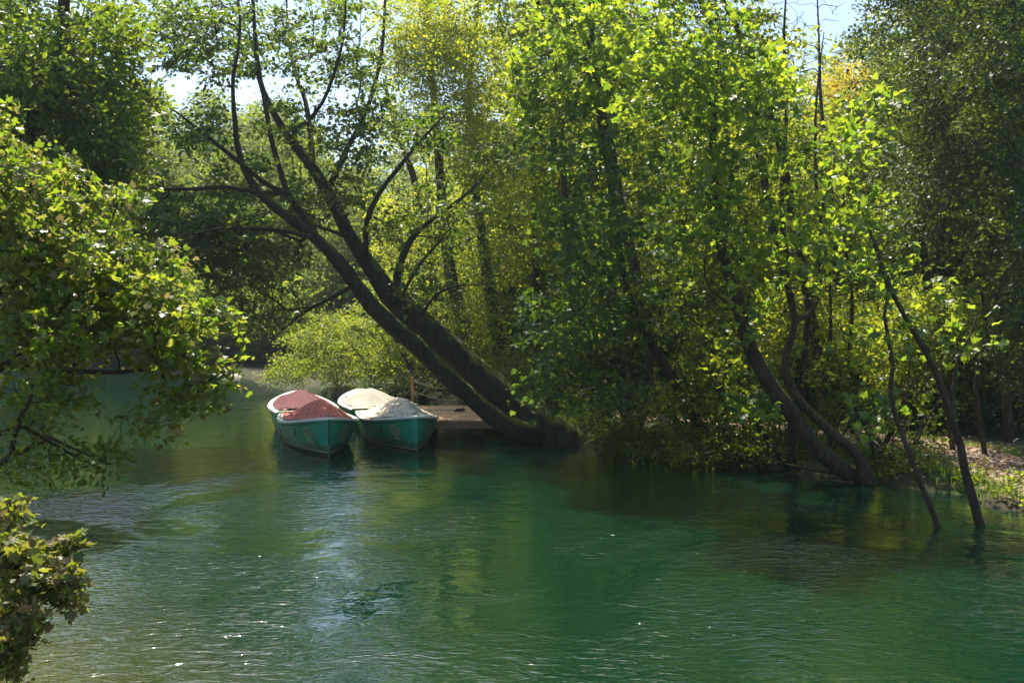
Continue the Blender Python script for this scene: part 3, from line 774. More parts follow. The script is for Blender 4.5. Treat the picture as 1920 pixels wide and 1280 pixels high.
# ------------------------------------------------------------------ the big leaning tree
Y0 = 25.9
def L_(pts, ws, Y=Y0, dy=0.0):
    """trace: pixel points, pixel widths, constant depth drifting by dy"""
    n = len(pts); k = F/Y
    return ([P(x, y, Y+dy*i/(n-1)) for i, (x, y) in enumerate(pts)], [w_/2/k for w_ in (np.interp(np.linspace(0, 1, n), np.linspace(0, 1, len(ws)), list(ws[:-1])+[min(ws[-1], 1.6)]))])
lean_stems = [
    L_([(1085, 850), (1040, 818), (980, 775), (942, 740), (900, 703), (860, 669), (792, 609), (751, 571), (732, 556), (699, 507), (680, 481), (650, 432), (620, 372), (590, 320), (549, 267), (515, 215), (487, 150), (478, 60), (470, -60), (455, -180)],
       [96, 80, 64, 57, 54, 53, 52, 47, 41, 34, 29, 25, 23, 20, 16, 13, 10, 8, 6, 4], Y0, 1.2),
    L_([(1020, 828), (987, 812), (925, 780), (887, 747), (850, 717), (792, 657), (755, 627), (699, 575), (669, 537), (639, 496), (605, 459), (560, 421), (519, 391), (485, 361), (462, 324), (449, 290), (440, 225), (437, 150), (450, 60), (440, -80)],
       [46, 42, 35, 32, 31, 32, 32, 31, 28, 25, 22, 19, 17, 15, 13, 11, 9, 7, 5, 3], Y0-.35, -1.2),
    L_([(605, 459), (575, 410), (541, 369), (530, 335), (511, 271), (500, 210), (485, 125), (475, 25), (480, -90)], [16, 13, 11, 9, 7, 5], Y0-.9, .8),
    L_([(541, 369), (500, 346), (450, 305), (400, 265), (350, 225), (310, 195)], [11, 9, 7, 4], Y0-.8, -1.5),
    L_([(530, 365), (475, 360), (425, 350), (350, 355), (270, 352), (232, 338)], [9, 8, 6, 3], Y0-.8, -2.5),
    L_([(590, 447), (530, 432), (450, 428), (400, 430), (340, 445)], [10, 8, 5, 3], Y0-1.0, -3),
    L_([(669, 545), (624, 558), (575, 582), (537, 612), (500, 650)], [9, 7, 5, 3], Y0-.8, 2),
    L_([(620, 366), (640, 305), (650, 280), (690, 200), (715, 100), (722, 0), (730, -120)], [13, 11, 9, 7, 5], Y0+.8, 2),
    L_([(687, 485), (686, 440), (691, 402), (717, 354), (755, 305), (792, 260), (840, 210)], [11, 10, 9, 7, 4], Y0+.5, -2),
    L_([(751, 568), (744, 522), (755, 481), (774, 444), (811, 410), (849, 384), (886, 354), (924, 309), (961, 275)], [17, 15, 12, 9, 6, 4], Y0+.4, 2.5),
    L_([(792, 600), (811, 560), (849, 537), (912, 534)], [7, 5, 3], Y0+.3, -2),
    L_([(755, 555), (781, 504), (822, 455), (850, 420)], [7, 5, 3], Y0+.4, -2.5),
    L_([(585, 312), (575, 200), (550, 125), (540, 50), (535, -70)], [12, 9, 6, 4], Y0+1, 3),
    L_([(648, 445), (612, 429), (567, 417)], [8, 6, 5], Y0+.5, -1.2),
    L_([(1030, 812), (1060, 822), (1085, 836), (1110, 856)], [40, 26, 16, 8], Y0, .5),
    L_([(1010, 805), (1030, 830), (1040, 850), (1050, 870)], [40, 28, 18, 8], Y0, -.7),
    L_([(1060, 832), (1085, 815), (1100, 800), (1120, 795)], [30, 22, 14, 8], Y0+.2, 1.2),
    L_([(549, 267), (600, 200), (640, 90), (650, -30)], [9, 7, 5, 3], Y0+1, -2.5),
]
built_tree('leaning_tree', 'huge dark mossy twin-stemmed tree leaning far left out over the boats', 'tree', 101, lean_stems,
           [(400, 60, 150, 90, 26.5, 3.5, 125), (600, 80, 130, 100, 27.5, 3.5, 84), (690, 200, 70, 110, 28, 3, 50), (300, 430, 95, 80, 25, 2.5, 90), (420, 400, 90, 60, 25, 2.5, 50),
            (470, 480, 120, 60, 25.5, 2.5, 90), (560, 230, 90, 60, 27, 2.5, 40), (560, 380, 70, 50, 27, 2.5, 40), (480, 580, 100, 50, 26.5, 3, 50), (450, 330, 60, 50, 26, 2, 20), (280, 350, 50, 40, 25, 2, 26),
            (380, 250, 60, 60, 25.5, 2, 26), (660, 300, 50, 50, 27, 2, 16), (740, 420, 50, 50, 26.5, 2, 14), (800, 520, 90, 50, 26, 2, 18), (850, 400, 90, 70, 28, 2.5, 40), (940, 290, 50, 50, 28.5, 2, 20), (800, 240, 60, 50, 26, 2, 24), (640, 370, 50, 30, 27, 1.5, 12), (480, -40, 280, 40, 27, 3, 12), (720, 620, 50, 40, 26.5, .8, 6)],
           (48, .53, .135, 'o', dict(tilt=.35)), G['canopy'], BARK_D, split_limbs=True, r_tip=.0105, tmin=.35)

# ------------------------------------------------------------------ trees and saplings on the right bank
built_tree('plane_tree', 'broad-leaved plane tree with pale leaning trunk rooted at the water edge, mossy base', 'tree', 111,
           [L_([(1625, 908), (1603, 893), (1562, 868), (1520, 827), (1487, 777), (1453, 735), (1428, 693), (1407, 652), (1391, 602), (1385, 560), (1362, 500), (1350, 450), (1345, 380), (1335, 300), (1340, 200), (1345, 80), (1335, -80)], [40, 34, 30, 29, 28, 28, 26, 25, 22, 20, 17, 15, 12, 9, 5], 19.6, -1.2),
            L_([(1428, 690), (1395, 610), (1365, 570), (1330, 540)], [9, 7, 3], 18.9, -1)],
           [(1290, 130, 150, 130, 17.5, 2.2, 150), (1330, 380, 110, 130, 17.5, 2, 60), (1260, -70, 180, 60, 18, 2, 36), (1420, 240, 80, 130, 18, 2, 45), (1380, 600, 70, 60, 18, 1.2, 10), (1400, 730, 60, 60, 18.3, 1, 8)],
           (17, .40, .15, 'm', dict(tilt=.45, droop=.5)), G['plane'], BARK_P, tmin=.35, r_tip=.005)
built_tree('plane_tree', 'forked plane tree just right of the mossy-based one, leaning left then rising straight', 'tree', 112,
           [L_([(1636, 922), (1628, 906), (1616, 864), (1582, 827), (1553, 806), (1528, 781), (1495, 747), (1478, 718), (1472, 685), (1474, 656), (1491, 614), (1487, 581), (1478, 540), (1472, 470), (1465, 380), (1470, 300), (1475, 180), (1470, 60), (1480, -80)], [32, 27, 22, 18, 17, 17, 17, 16, 16, 15, 13, 12, 11, 9, 7, 5, 3], 19.2, .8),
            L_([(1491, 612), (1507, 597), (1532, 565), (1540, 440), (1530, 340), (1530, 200), (1545, 60)], [12, 10, 8, 6, 3], 19.6, 1)],
           [(1430, 170, 50, 90, 19, 2, 30), (1540, 430, 90, 120, 19, 2, 44), (1620, 230, 60, 80, 19, 1.5, 24), (1520, 270, 80, 50, 19, 1.5, 14), (1440, 480, 80, 90, 18, 1.5, 24)],
           (15, .40, .145, 'm', dict(tilt=.45, droop=.5)), G['plane'], BARK_P, tmin=.4, r_tip=.005)
built_tree('plane_tree', 'shade-tinted plane tree whose thin trunk bends left above the dark bank thicket', 'tree', 113,
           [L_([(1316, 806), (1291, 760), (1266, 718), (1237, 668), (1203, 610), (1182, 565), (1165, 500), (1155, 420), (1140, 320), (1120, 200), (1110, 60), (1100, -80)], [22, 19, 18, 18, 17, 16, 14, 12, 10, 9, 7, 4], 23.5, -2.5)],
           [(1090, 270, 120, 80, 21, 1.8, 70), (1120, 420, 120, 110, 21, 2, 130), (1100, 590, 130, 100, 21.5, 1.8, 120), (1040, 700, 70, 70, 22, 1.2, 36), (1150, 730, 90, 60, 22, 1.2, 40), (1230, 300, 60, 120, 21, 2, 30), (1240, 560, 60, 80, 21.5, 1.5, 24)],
           (12, .50, .15, 'm', dict(tilt=.45, droop=.5)), G['plane_shade_tint'], BARK_P, tmin=.3, r_tip=.005)
built_tree('plane_tree', 'bright-topped plane tree whose big yellow-green leaves catch the light beside the sky gap', 'tree', 114,  # separate tree so the crown's lit top keeps the brighter plane leaf
           [L_([(1180, 800), (1165, 700), (1145, 560), (1150, 400), (1135, 250), (1115, 120), (1080, 20), (1060, -80)], [22, 20, 17, 14, 11, 8, 6, 3], 24.5, -3)],
           [(1060, 130, 110, 90, 21.5, 1.8, 100), (1170, 90, 90, 90, 21.5, 1.8, 60), (1090, 0, 130, 60, 21.5, 2, 40), (990, 180, 50, 60, 21.5, 1.2, 20)],
           (14, .42, .165, 'm', dict(tilt=.45, droop=.5)), G['plane'], BARK_P, tmin=.45, r_tip=.005)
built_tree('leaning_sapling', 'bare-stemmed sapling standing in the water nearest the right edge, leaning left', 'sapling', 121,
           [L_([(1848, 1015), (1841, 993), (1828, 947), (1812, 893), (1803, 843), (1787, 793), (1770, 735), (1745, 677), (1724, 639), (1678, 560), (1655, 500), (1630, 430), (1600, 340)], [18, 17, 16, 15, 14, 13, 12, 10, 9, 7, 4], 15.3, .6),
            L_([(1790, 770), (1790, 690), (1815, 640), (1835, 580)], [9, 7, 5], 15.5, .5)],
           [(1640, 400, 90, 80, 16, 1.2, 22), (1740, 560, 80, 70, 16, 1, 14), (1800, 640, 60, 40, 15.8, .8, 8), (1600, 280, 70, 70, 16, 1, 14)],
           (9, .38, .15, 'm', dict(tilt=.5, droop=.5)), G['plane'], BARK_B, tmin=.45, r_tip=.004)
built_tree('leaning_sapling', 'thin crooked sapling in the water, second from the right edge', 'sapling', 122,
           [L_([(1768, 1012), (1762, 995), (1745, 952), (1724, 902), (1703, 843), (1682, 793), (1670, 743), (1674, 685), (1666, 635), (1655, 606), (1668, 560), (1650, 500)], [11, 10, 10, 10, 9, 9, 8, 8, 7, 5, 3], 15.2, .4)],
           [(1640, 640, 60, 60, 15.5, 1, 12), (1650, 760, 60, 60, 15.6, .8, 10), (1620, 520, 60, 60, 15.6, .8, 12)],
           (9, .36, .14, 'm', dict(tilt=.5, droop=.5)), G['plane'], BARK_B, tmin=.4, r_tip=.004)
built_tree('mossy_stump_tree', 'short upright mossy trunk in the water beside the iris-like leaves', 'tree', 123,
           [L_([(1486, 896), (1485, 860), (1484, 800), (1492, 760), (1500, 700), (1520, 610)], [20, 18, 16, 13, 10, 6], 20.4, .3)],
           [(1500, 680, 70, 60, 20.6, .8, 14)], (10, .36, .12, 'm', {}), G['mid'], BARK_D, tmin=.4)
built_tree('leaning_sapling', 'short dark leaning stem left of the upright mossy trunk', 'sapling', 124,
           [L_([(1476, 880), (1462, 856), (1440, 825), (1420, 795), (1395, 740), (1380, 690)], [18, 16, 13, 11, 8, 4], 20.9, .3)],
           [(1370, 690, 60, 50, 21, .8, 14)], (10, .36, .12, 'm', {}), G['mid'], BARK_D, tmin=.4)
def up_tree(label, seed, px, Y, py0, pts, w_, ells, spec, mat, bark=BARK_B, cat='tree', name='tree', **kw):
    """an upright tree standing on the ground at depth Y"""
    b0 = P(px, py0, Y); b0[2] = gz(b0[0], b0[1])-.15
    k = F/Y; n = len(pts)
    st = [b0]+[P(x, y, Y) for x, y in pts]
    return built_tree(name, label, cat, seed, [(st, [w_/2/k*q for q in np.linspace(1.25, .3, n+1)])], ells, spec, mat, bark, **kw)
# dark trees at the right edge
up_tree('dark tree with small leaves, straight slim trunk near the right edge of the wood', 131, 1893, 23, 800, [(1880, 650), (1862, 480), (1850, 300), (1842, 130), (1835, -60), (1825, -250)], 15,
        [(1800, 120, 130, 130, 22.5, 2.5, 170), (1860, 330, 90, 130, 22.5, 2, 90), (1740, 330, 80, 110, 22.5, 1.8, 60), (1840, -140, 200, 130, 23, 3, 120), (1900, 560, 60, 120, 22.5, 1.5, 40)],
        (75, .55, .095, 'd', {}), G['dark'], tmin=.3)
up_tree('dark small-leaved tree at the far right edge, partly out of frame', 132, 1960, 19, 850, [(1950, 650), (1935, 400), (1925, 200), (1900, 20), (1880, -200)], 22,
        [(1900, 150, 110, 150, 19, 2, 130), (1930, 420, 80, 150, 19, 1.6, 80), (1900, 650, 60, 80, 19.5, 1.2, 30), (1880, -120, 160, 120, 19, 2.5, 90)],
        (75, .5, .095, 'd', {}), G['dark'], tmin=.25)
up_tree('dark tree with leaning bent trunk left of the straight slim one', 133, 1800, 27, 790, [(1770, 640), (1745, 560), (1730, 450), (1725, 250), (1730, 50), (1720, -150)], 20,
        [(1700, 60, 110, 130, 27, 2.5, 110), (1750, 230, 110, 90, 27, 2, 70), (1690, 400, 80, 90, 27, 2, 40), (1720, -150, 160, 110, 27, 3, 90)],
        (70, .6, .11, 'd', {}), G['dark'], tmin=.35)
# ------------------------------------------------------------------ trees behind the dock
up_tree('tall yellow-green tree with fine leaves directly behind the dock, brightest crown', 141, 900, 36, 735, [(880, 640), (850, 540), (835, 440), (825, 330), (815, 200), (800, 60), (795, -80)], 24,
        [(840, 120, 110, 120, 35, 3, 190), (790, 60, 90, 100, 35, 2.5, 90), (880, 270, 80, 80, 35, 2.5, 80), (820, -20, 130, 40, 36, 3, 20), (760, 240, 50, 60, 36, 2, 20)],
        (95, .85, .125, 'd', dict(tilt=.4)), G['yellow'], BARK_B, tmin=.35)
up_tree('slender tree behind the dock with two-toned green crown, left of the shade-tinted plane tree', 142, 960, 38, 730, [(935, 640), (915, 520), (900, 420), (885, 300), (880, 160), (900, 0)], 24,
        [(930, 350, 70, 90, 37, 3, 80), (900, 480, 90, 70, 37, 3, 80), (960, 120, 60, 110, 38, 3, 60), (920, 600, 70, 60, 37, 2, 40)],
        (55, .85, .12, 'd', dict(tilt=.4)), G['mid'], BARK_B, tmin=.3)
up_tree('thin tree with bare lower trunk seen above the crossing of the leaning stems', 143, 830, 40, 728, [(835, 640), (812, 520), (800, 430), (775, 330), (745, 250), (720, 150)], 20,
        [(800, 400, 70, 70, 39, 3, 50), (760, 470, 70, 60, 39, 2.5, 60), (730, 400, 50, 40, 40, 2, 20), (850, 560, 70, 60, 39, 3, 60)],
        (50, .8, .12, 'd', {}), G['yellow'], BARK_B, tmin=.3)
up_tree('bushy tree with low yellow-green foliage behind the dock posts', 144, 800, 34.5, 745, [(770, 690), (745, 640), (725, 590)], 14,
        [(830, 680, 90, 50, 34.5, 2.5, 60), (760, 620, 60, 50, 35, 2, 50), (880, 600, 70, 60, 35, 2, 50), (730, 680, 60, 40, 36.5, 2, 50), (930, 690, 50, 50, 34, 2, 40)],
        (55, .7, .10, 'd', {}), G['mid'], BARK_B, tmin=.1)
# autumn tree and dead tree top right
up_tree('golden autumn tree lit in a gap high in the wood', 145, 1600, 40, 700, [(1600, 500), (1590, 350), (1590, 220), (1590, 130)], 18,
        [(1590, 180, 60, 60, 40, 2, 70), (1620, 250, 50, 40, 40, 2, 36)],
        (60, .8, .14, 'd', {}), G['gold'], BARK_B, tmin=.4)
s = Skel(77); st = [P(1580, 700, 34), P(1560, 400, 34), P(1540, 200, 34), P(1535, 60, 34), P(1530, -60, 34)]
st[0][2] = gz(st[0][0], st[0][1])-.1
s.stem(st, [.13, .10, .06, .03, .015]); T = px_targets(s.rng, [(1500, 50, 110, 90, 34, 2.5, 90)]); s.grow(T, .5, .1)
o = thing('dead_tree', 'leafless dead tree with fine bare twigs against the sky', 'tree', st[0])
v, f = join([s.stem_arrays(), s.tubes(.008)]); link('trunk', npmesh('trunk', shift(v, st[0]), f, True), BARK_G, o)

# ------------------------------------------------------------------ bright bushes on the shore left of the dock
def bush(label, seed, px, Y, ells, spec, mat, name='shrub', cat='shrub', base_py=None, group=None, stems=5, w_=.05, bark=BARK_B):
    b0 = P(px, 700, Y); b0[2] = gz(b0[0], b0[1])-.1
    rng = np.random.default_rng(seed); sts = []
    for i in range(stems):
        a = rng.uniform(0, 6.28); q = b0+np.array([.15*math.cos(a), .15*math.sin(a), 0]); h = 1.0+rng.random()
        sts.append(([q, q+np.array([.3*math.cos(a)*h, .3*math.sin(a)*h, .6*h]), q+np.array([.8*math.cos(a)*h, .8*math.sin(a)*h, 1.2*h])], [w_, w_*.7, w_*.4]))
    return built_tree(name, label, cat, seed, sts, ells, spec, mat, bark, group, tmin=.0, stem_n=7, r_tip=.005, cost=.05)
bush('large pale yellow-green willow bush on the shore behind the wine red covered boat', 151, 640, 43.5,
     [(640, 640, 70, 44, 42.5, 2.5, 130), (560, 690, 60, 26, 42, 2, 70), (660, 690, 90, 30, 41.5, 2, 110), (560, 635, 34, 22, 43, 2, 36), (610, 596, 40, 24, 43, 2, 30), (690, 600, 40, 34, 42, 2, 40), (515, 705, 26, 12, 42, 1, 14)], (52, .5, .10, 'd', dict(tilt=.7)), G['brush'])
bush('bright green bush between the willow bush and the dock', 152, 735, 37,
     [(725, 680, 55, 38, 37, 1.6, 120), (700, 620, 45, 40, 38, 1.5, 70), (760, 655, 40, 40, 36.5, 1.5, 50)], (50, .5, .085, 'd', dict(tilt=.7)), G['mid'])
bush('low dark bush at the water edge between the pale canvas boat and the dock', 153, 735, 34.2,
     [(720, 722, 50, 12, 34, 1.2, 50), (770, 720, 40, 20, 33.6, .8, 40)], (40, .4, .085, 'd', dict(tilt=.7)), G['dark'])
# ------------------------------------------------------------------ thicket on the right bank
def bank_bush(label, seed, px, Y, ells, mat, size=.085, per=36, t='o', R=.38):
    return bush(label, seed, px, Y, ells, (per, R, size, t, dict(tilt=.6)), mat, group=None, w_=.03)
bank_bush('dark overhanging thicket trailing into the water right of the leaning trunk base', 161, 1200, 24.5, [(1180, 820, 70, 40, 23.5, 1, 60), (1130, 780, 50, 40, 24.5, 1, 36), (1240, 850, 60, 28, 22.4, .8, 36)], G['deep'])
bank_bush('leafy thicket with twigs dipping into the river, left of the mossy stump tree', 162, 1330, 23, [(1330, 850, 80, 36, 21.8, .9, 60), (1300, 790, 60, 40, 22.8, 1, 46), (1390, 830, 50, 36, 21.6, .8, 30)], G['mid'])
bank_bush('sunlit maple-leaved shrub in front of the path, between the bent trunks', 163, 1420, 22.8, [(1430, 760, 60, 60, 22.6, 1, 36), (1390, 700, 60, 60, 23, 1, 30), (1340, 720, 50, 50, 23.5, 1, 26)], G['plane'], .12, 20, 'm')
bank_bush('small green shrub at the water edge right of the forked trunk', 164, 1690, 19.6, [(1690, 860, 40, 26, 19.2, .6, 22), (1730, 840, 36, 26, 19.4, .6, 18)], G['mid'], .07, 26)
bank_bush('dark small shrub behind the gravel path beside the right saplings', 165, 1850, 24.5, [(1850, 760, 70, 40, 24.5, 1, 70), (1760, 770, 70, 36, 25.5, 1, 60), (1930, 740, 50, 60, 24, 1, 50)], G['dark'], .085, 40)

bank_bush('twiggy thicket rising from the water edge left of the short leaning stem', 166, 1360, 22.4, [(1290, 720, 60, 60, 23, 1, 40), (1380, 790, 60, 50, 22, 1, 40), (1230, 760, 60, 50, 23.8, 1, 40)], G['mid'], .09, 34)
bank_bush('dark low shrub overhanging the water just left of the mossy-based plane trunk', 167, 1540, 21, [(1530, 800, 50, 50, 21.6, .8, 26), (1440, 850, 50, 22, 20.8, .5, 22), (1580, 760, 50, 60, 21.8, .8, 26)], G['deep'], .08, 30)
bank_bush('sparse sunlit shrub between the forked trunk and the thin saplings', 168, 1650, 20.5, [(1640, 780, 50, 70, 20.6, .7, 26), (1600, 680, 60, 70, 21, .8, 26), (1720, 770, 50, 50, 20.8, .6, 16)], G['plane'], .11, 16, 'm')
bank_bush('dark shrub behind the dock end at the foot of the leaning trunk', 169, 1080, 30.5, [(1040, 730, 70, 50, 31, 1.2, 60), (1100, 760, 60, 30, 30, 1, 40), (990, 700, 50, 50, 31.5, 1, 40)], G['deep'], .10, 46)
slim = [
 ('slender stem rising from the thicket just right of the leaning trunk base', 1135, 25.5, 800, [(1120, 720), (1095, 640), (1085, 560), (1090, 460)], 9, 'mid'),
 ('slender dark stem leaning right out of the thicket, left of the bent trunk', 1200, 26, 800, [(1215, 700), (1235, 600), (1262, 480), (1300, 400)], 9, 'deep'),
 ('pale slender stem beside the upright mossy trunk', 1556, 22.6, 830, [(1550, 740), (1557, 640), (1556, 540), (1548, 420), (1560, 300)], 8, 'mid'),
 ('brown slender stem standing just behind the forked plane tree', 1500, 22.5, 830, [(1507, 700), (1515, 600), (1535, 500), (1545, 380), (1570, 260)], 12, 'mid'),
 ('thin crooked stem between the short leaning stem and the bent plane trunk', 1400, 22.8, 820, [(1392, 740), (1410, 660), (1400, 590), (1415, 500)], 7, 'mid'),
 ('thin stem arching left above the fallen branch', 1355, 23.2, 815, [(1350, 740), (1335, 660), (1305, 590), (1270, 540)], 7, 'deep'),
 ('slender leaning stem on the path edge behind the two bare saplings', 1790, 21.5, 830, [(1770, 740), (1740, 660), (1700, 590), (1660, 520), (1640, 440)], 9, 'deep'),
 ('slender stem at the right, crossing behind the nearest sapling', 1850, 20.5, 820, [(1830, 720), (1850, 620), (1835, 500), (1845, 380)], 8, 'deep'),
 ('thin upright stem left of the golden tree gap', 1600, 24, 815, [(1590, 700), (1598, 560), (1580, 420), (1590, 280)], 8, 'mid'),
 ('thin forked stem over the middle of the bank thicket', 1270, 24.2, 805, [(1262, 720), (1280, 620), (1270, 500), (1290, 400)], 7, 'mid'),
]
for q_, (lb, px, Y, py0, pts_, w_, mt) in enumerate(slim):
    tx, ty = pts_[-1]; mx_, my_ = pts_[-2]
    up_tree(lb, 200+q_, px, Y, py0, pts_, w_, [(tx, ty, 60, 60, Y, 1, 16), (mx_, my_, 70, 50, Y, 1, 12), (pts_[1][0], pts_[1][1], 60, 40, Y, .8, 8)], (16, .42, .12, 'm', dict(tilt=.5)), G[mt], BARK_B, cat='sapling', name='slender_sapling', tmin=.3, r_tip=.005)
# ------------------------------------------------------------------ stock trees: built once, copied
def stock(name, seed, H, crown, n, spec, mat, bark, lean=0.0, tr=.16, forked=False):
    s = Skel(seed); r = s.rng
    pts = [np.array([lean*(i/6)**1.5*H*.3+r.normal()*.12*(i > 0), r.normal()*.12*(i > 0), H*.92*i/6-(.2 if i == 0 else 0)]) for i in range(7)]
    s.stem(pts, [tr*(1.15-i/6)+.02 for i in range(7)])
    T = []
    while len(T) < n:
        q = r.normal(size=3); q = q/np.linalg.norm(q)*r.random()**.4
        z = crown[0]+(crown[1]-crown[0])*(q[2]*.5+.5); a = math.atan2(q[1], q[0])
        rad = crown[2]*math.hypot(q[0], q[1])*(1+.25*math.sin(3*a+seed)+.18*math.sin(5*a+z*1.3))
        cx = np.interp(z, [p[2] for p in pts], [p[0] for p in pts])
        if math.sin(1.9*rad*math.cos(a)+seed)*math.sin(1.7*rad*math.sin(a)+2*seed)*math.sin(1.5*z+seed) > .30: continue
        T.append((cx+rad*math.cos(a), rad*math.sin(a), z))
    s.grow(np.array(T), .15, .12)
    v, f = join([s.stem_arrays(None, 8), s.tubes(.008)])
    tm = npmesh('trunk', v, f, True); tm.materials.append(bark)
    v2, f2 = sprays(r, s.tips, s.tipd, *spec); cm = npmesh('crown', v2, f2); cm.materials.append(mat)
    return dict(trunk=tm, crown=cm, tv=v, tf=f, cv=v2, cf=f2)
ST = {
 'tall': stock('tall', 5, 17, (4, 18, 3.3), 260, (100, .85, .18, 'd'), G['mid'], BARK_B, .2),
 'slim': stock('slim', 6, 16, (6, 17, 2.4), 300, (55, .9, .15, 'd'), G['far'], BARK_B, -.3, .13),
 'low': stock('low', 8, 11, (1.5, 12, 3.0), 260, (95, .75, .16, 'd'), G['mid'], BARK_G, .3, .12),
 'dark': stock('dark', 9, 16, (3, 17, 3.3), 320, (100, .9, .17, 'd'), G['dark'], BARK_D, .1, .2),
 'bright': stock('bright', 10, 14, (2.5, 15, 3.0), 240, (95, .8, .17, 'd'), G['yellow'], BARK_B, -.2, .14),
 'pole': stock('pole', 15, 17, (7.5, 18, 2.2), 130, (60, .8, .17, 'd'), G['mid'], BARK_B, .9, .13),
 'shrub': stock('shrub', 11, 2.6, (.3, 3.2, 1.5), 130, (60, .5, .10, 'd'), G['mid'], BARK_B, .1, .03),
 'shrubd': stock('shrubd', 12, 2.4, (.2, 3.0, 1.6), 130, (60, .5, .10, 'd'), G['deep'], BARK_B, .1, .03),
 'shruby': stock('shruby', 13, 2.6, (.3, 3.3, 1.4), 120, (60, .5, .10, 'd'), G['yellow'], BARK_B, .1, .03),
}
def place(kind, x, y, s, rz, name, label, cat, group):
    o = thing(name, label, cat, (x, y, gz(x, y)), rz, group); o.scale = (s, s, s)
    for k in ('trunk', 'crown'):
        c = bpy.data.objects.new(k, ST[kind][k]); COL.objects.link(c); c.parent = o
    return o
TL = {'pole': 'pole-like trunk with thin high crown in the wood', 'tall': 'tall mid green tree deeper in the wood behind the path', 'slim': 'slim paler green tree deeper in the wood', 'low': 'lower leafy tree of the wood branching close to the ground',
      'dark': 'dark crowned tree standing in the shade of the wood', 'bright': 'bright yellow-green back-lit tree in the wood'}
R_ = random.Random(21)
spots = [  # px, Y, kind, scale
 (1010, 41, 'bright', 1.0), (1075, 34, 'pole', 1.0), (1150, 40, 'tall', 1.0), (1235, 30, 'pole', 1.15), (1300, 33, 'low', 1.0), (1370, 43, 'bright', .95), (1440, 47, 'tall', .8), (1551, 27, 'pole', .95),
 (1508, 29, 'pole', 1.0), (1650, 38, 'low', 1.1), (1720, 43, 'bright', 1.0), (1800, 38, 'low', 1.05), (1880, 33, 'dark', 1.05), (1960, 37, 'low', 1.1), (1190, 48, 'bright', .95),
 (1290, 47, 'low', 1.1), (1480, 53, 'bright', .75), (1620, 50, 'bright', .85), (1780, 50, 'tall', 1.0), (1900, 46, 'bright', 1.1), (960, 48, 'tall', .85), (1060, 52, 'dark', .95),
 (890, 47, 'bright', .85), (800, 54, 'bright', .70), (2000, 27, 'dark', 1.1), (1405, 36, 'low', .9), (1700, 31, 'pole', .9),
]
for px, Y, kd, sc_ in spots:
    p = P(px, 700, Y); place(kd, p[0], p[1], sc_, R_.uniform(0, 6.28), 'wood_tree', TL[kd]+(' right of the dock' if px > 980 else ' behind the dock'), 'tree', 'trees of the wood: '+kd)
SL = {'shrub': 'mid green understorey shrub beside or behind the path', 'shrubd': 'dark green understorey shrub beside or behind the path', 'shruby': 'sunlit yellow-green understorey shrub beside or behind the path'}
ug = []
for i in range(64):
    px = R_.uniform(1010, 1960); Y = R_.choice([25.5, 27, 29, 31, 34])+R_.uniform(-.8, .8)
    p = P(px, 700, Y)
    dP = float(np.min(np.hypot(PATH[:, 0]-p[0], PATH[:, 1]-p[1])))
    if dP < 2.1 or (p[0] < 3.4 and Y < 33): continue
    if float(seg_dist(np.array([p[0]]), np.array([p[1]]), RV)[0]) < 1.2: continue
    ug.append((p, Y))
for i, (p, Y) in enumerate(ug):
    kd = R_.choice(['shrub', 'shruby', 'shruby', 'shrubd', 'shrub'] if P(1700, 700, 30)[0] > p[0] else ['shrub', 'shrubd', 'shrubd'])
    place(kd, p[0], p[1], R_.uniform(.7, 1.25), R_.uniform(0, 6.28), 'understorey_shrub', SL[kd], 'shrub', 'understorey: '+kd)

# left bank
LL = {'tall': 'tall mid green tree on the left bank', 'dark': 'dark tree on the left bank', 'low': 'low branching tree on the left bank', 'bright': 'bright yellow-green tree on the left bank', 'slim': 'slim paler tree on the left bank'}
for x, y, kd, sc_ in [(-16, 25, 'tall', .95), (-22, 33, 'low', 1.1), (-26, 42, 'tall', .95), (-30, 50, 'bright', .95), (-20, 26, 'dark', 1.1), (-27, 33, 'tall', 1.1), (-33, 58, 'tall', 1.0), (-19, 20, 'bright', .9)]:
    place(kd, x, y, sc_, R_.uniform(0, 6.28), 'bank_tree', LL[kd], 'tree', 'trees on the left bank: '+kd)
up_tree('tree with heavy dark crown at the top left, trunk hidden behind the near maple', 171, -150, 19, 760, [(-110, 600), (-50, 450), (30, 300), (110, 150), (120, 0), (120, -200)], 44,
        [(60, 120, 120, 140, 19, 2.2, 260), (200, 220, 90, 110, 19.5, 2, 190), (190, 70, 80, 80, 19.5, 2, 90), (40, -80, 160, 80, 19.5, 2.5, 60), (-60, 250, 100, 200, 19, 2, 60), (210, 340, 70, 60, 20, 1.5, 60), (120, 330, 100, 90, 19.5, 1.5, 70)],
        (34, .5, .125, 'o', dict(tilt=.5)), G['deep'], BARK_D, tmin=.3)

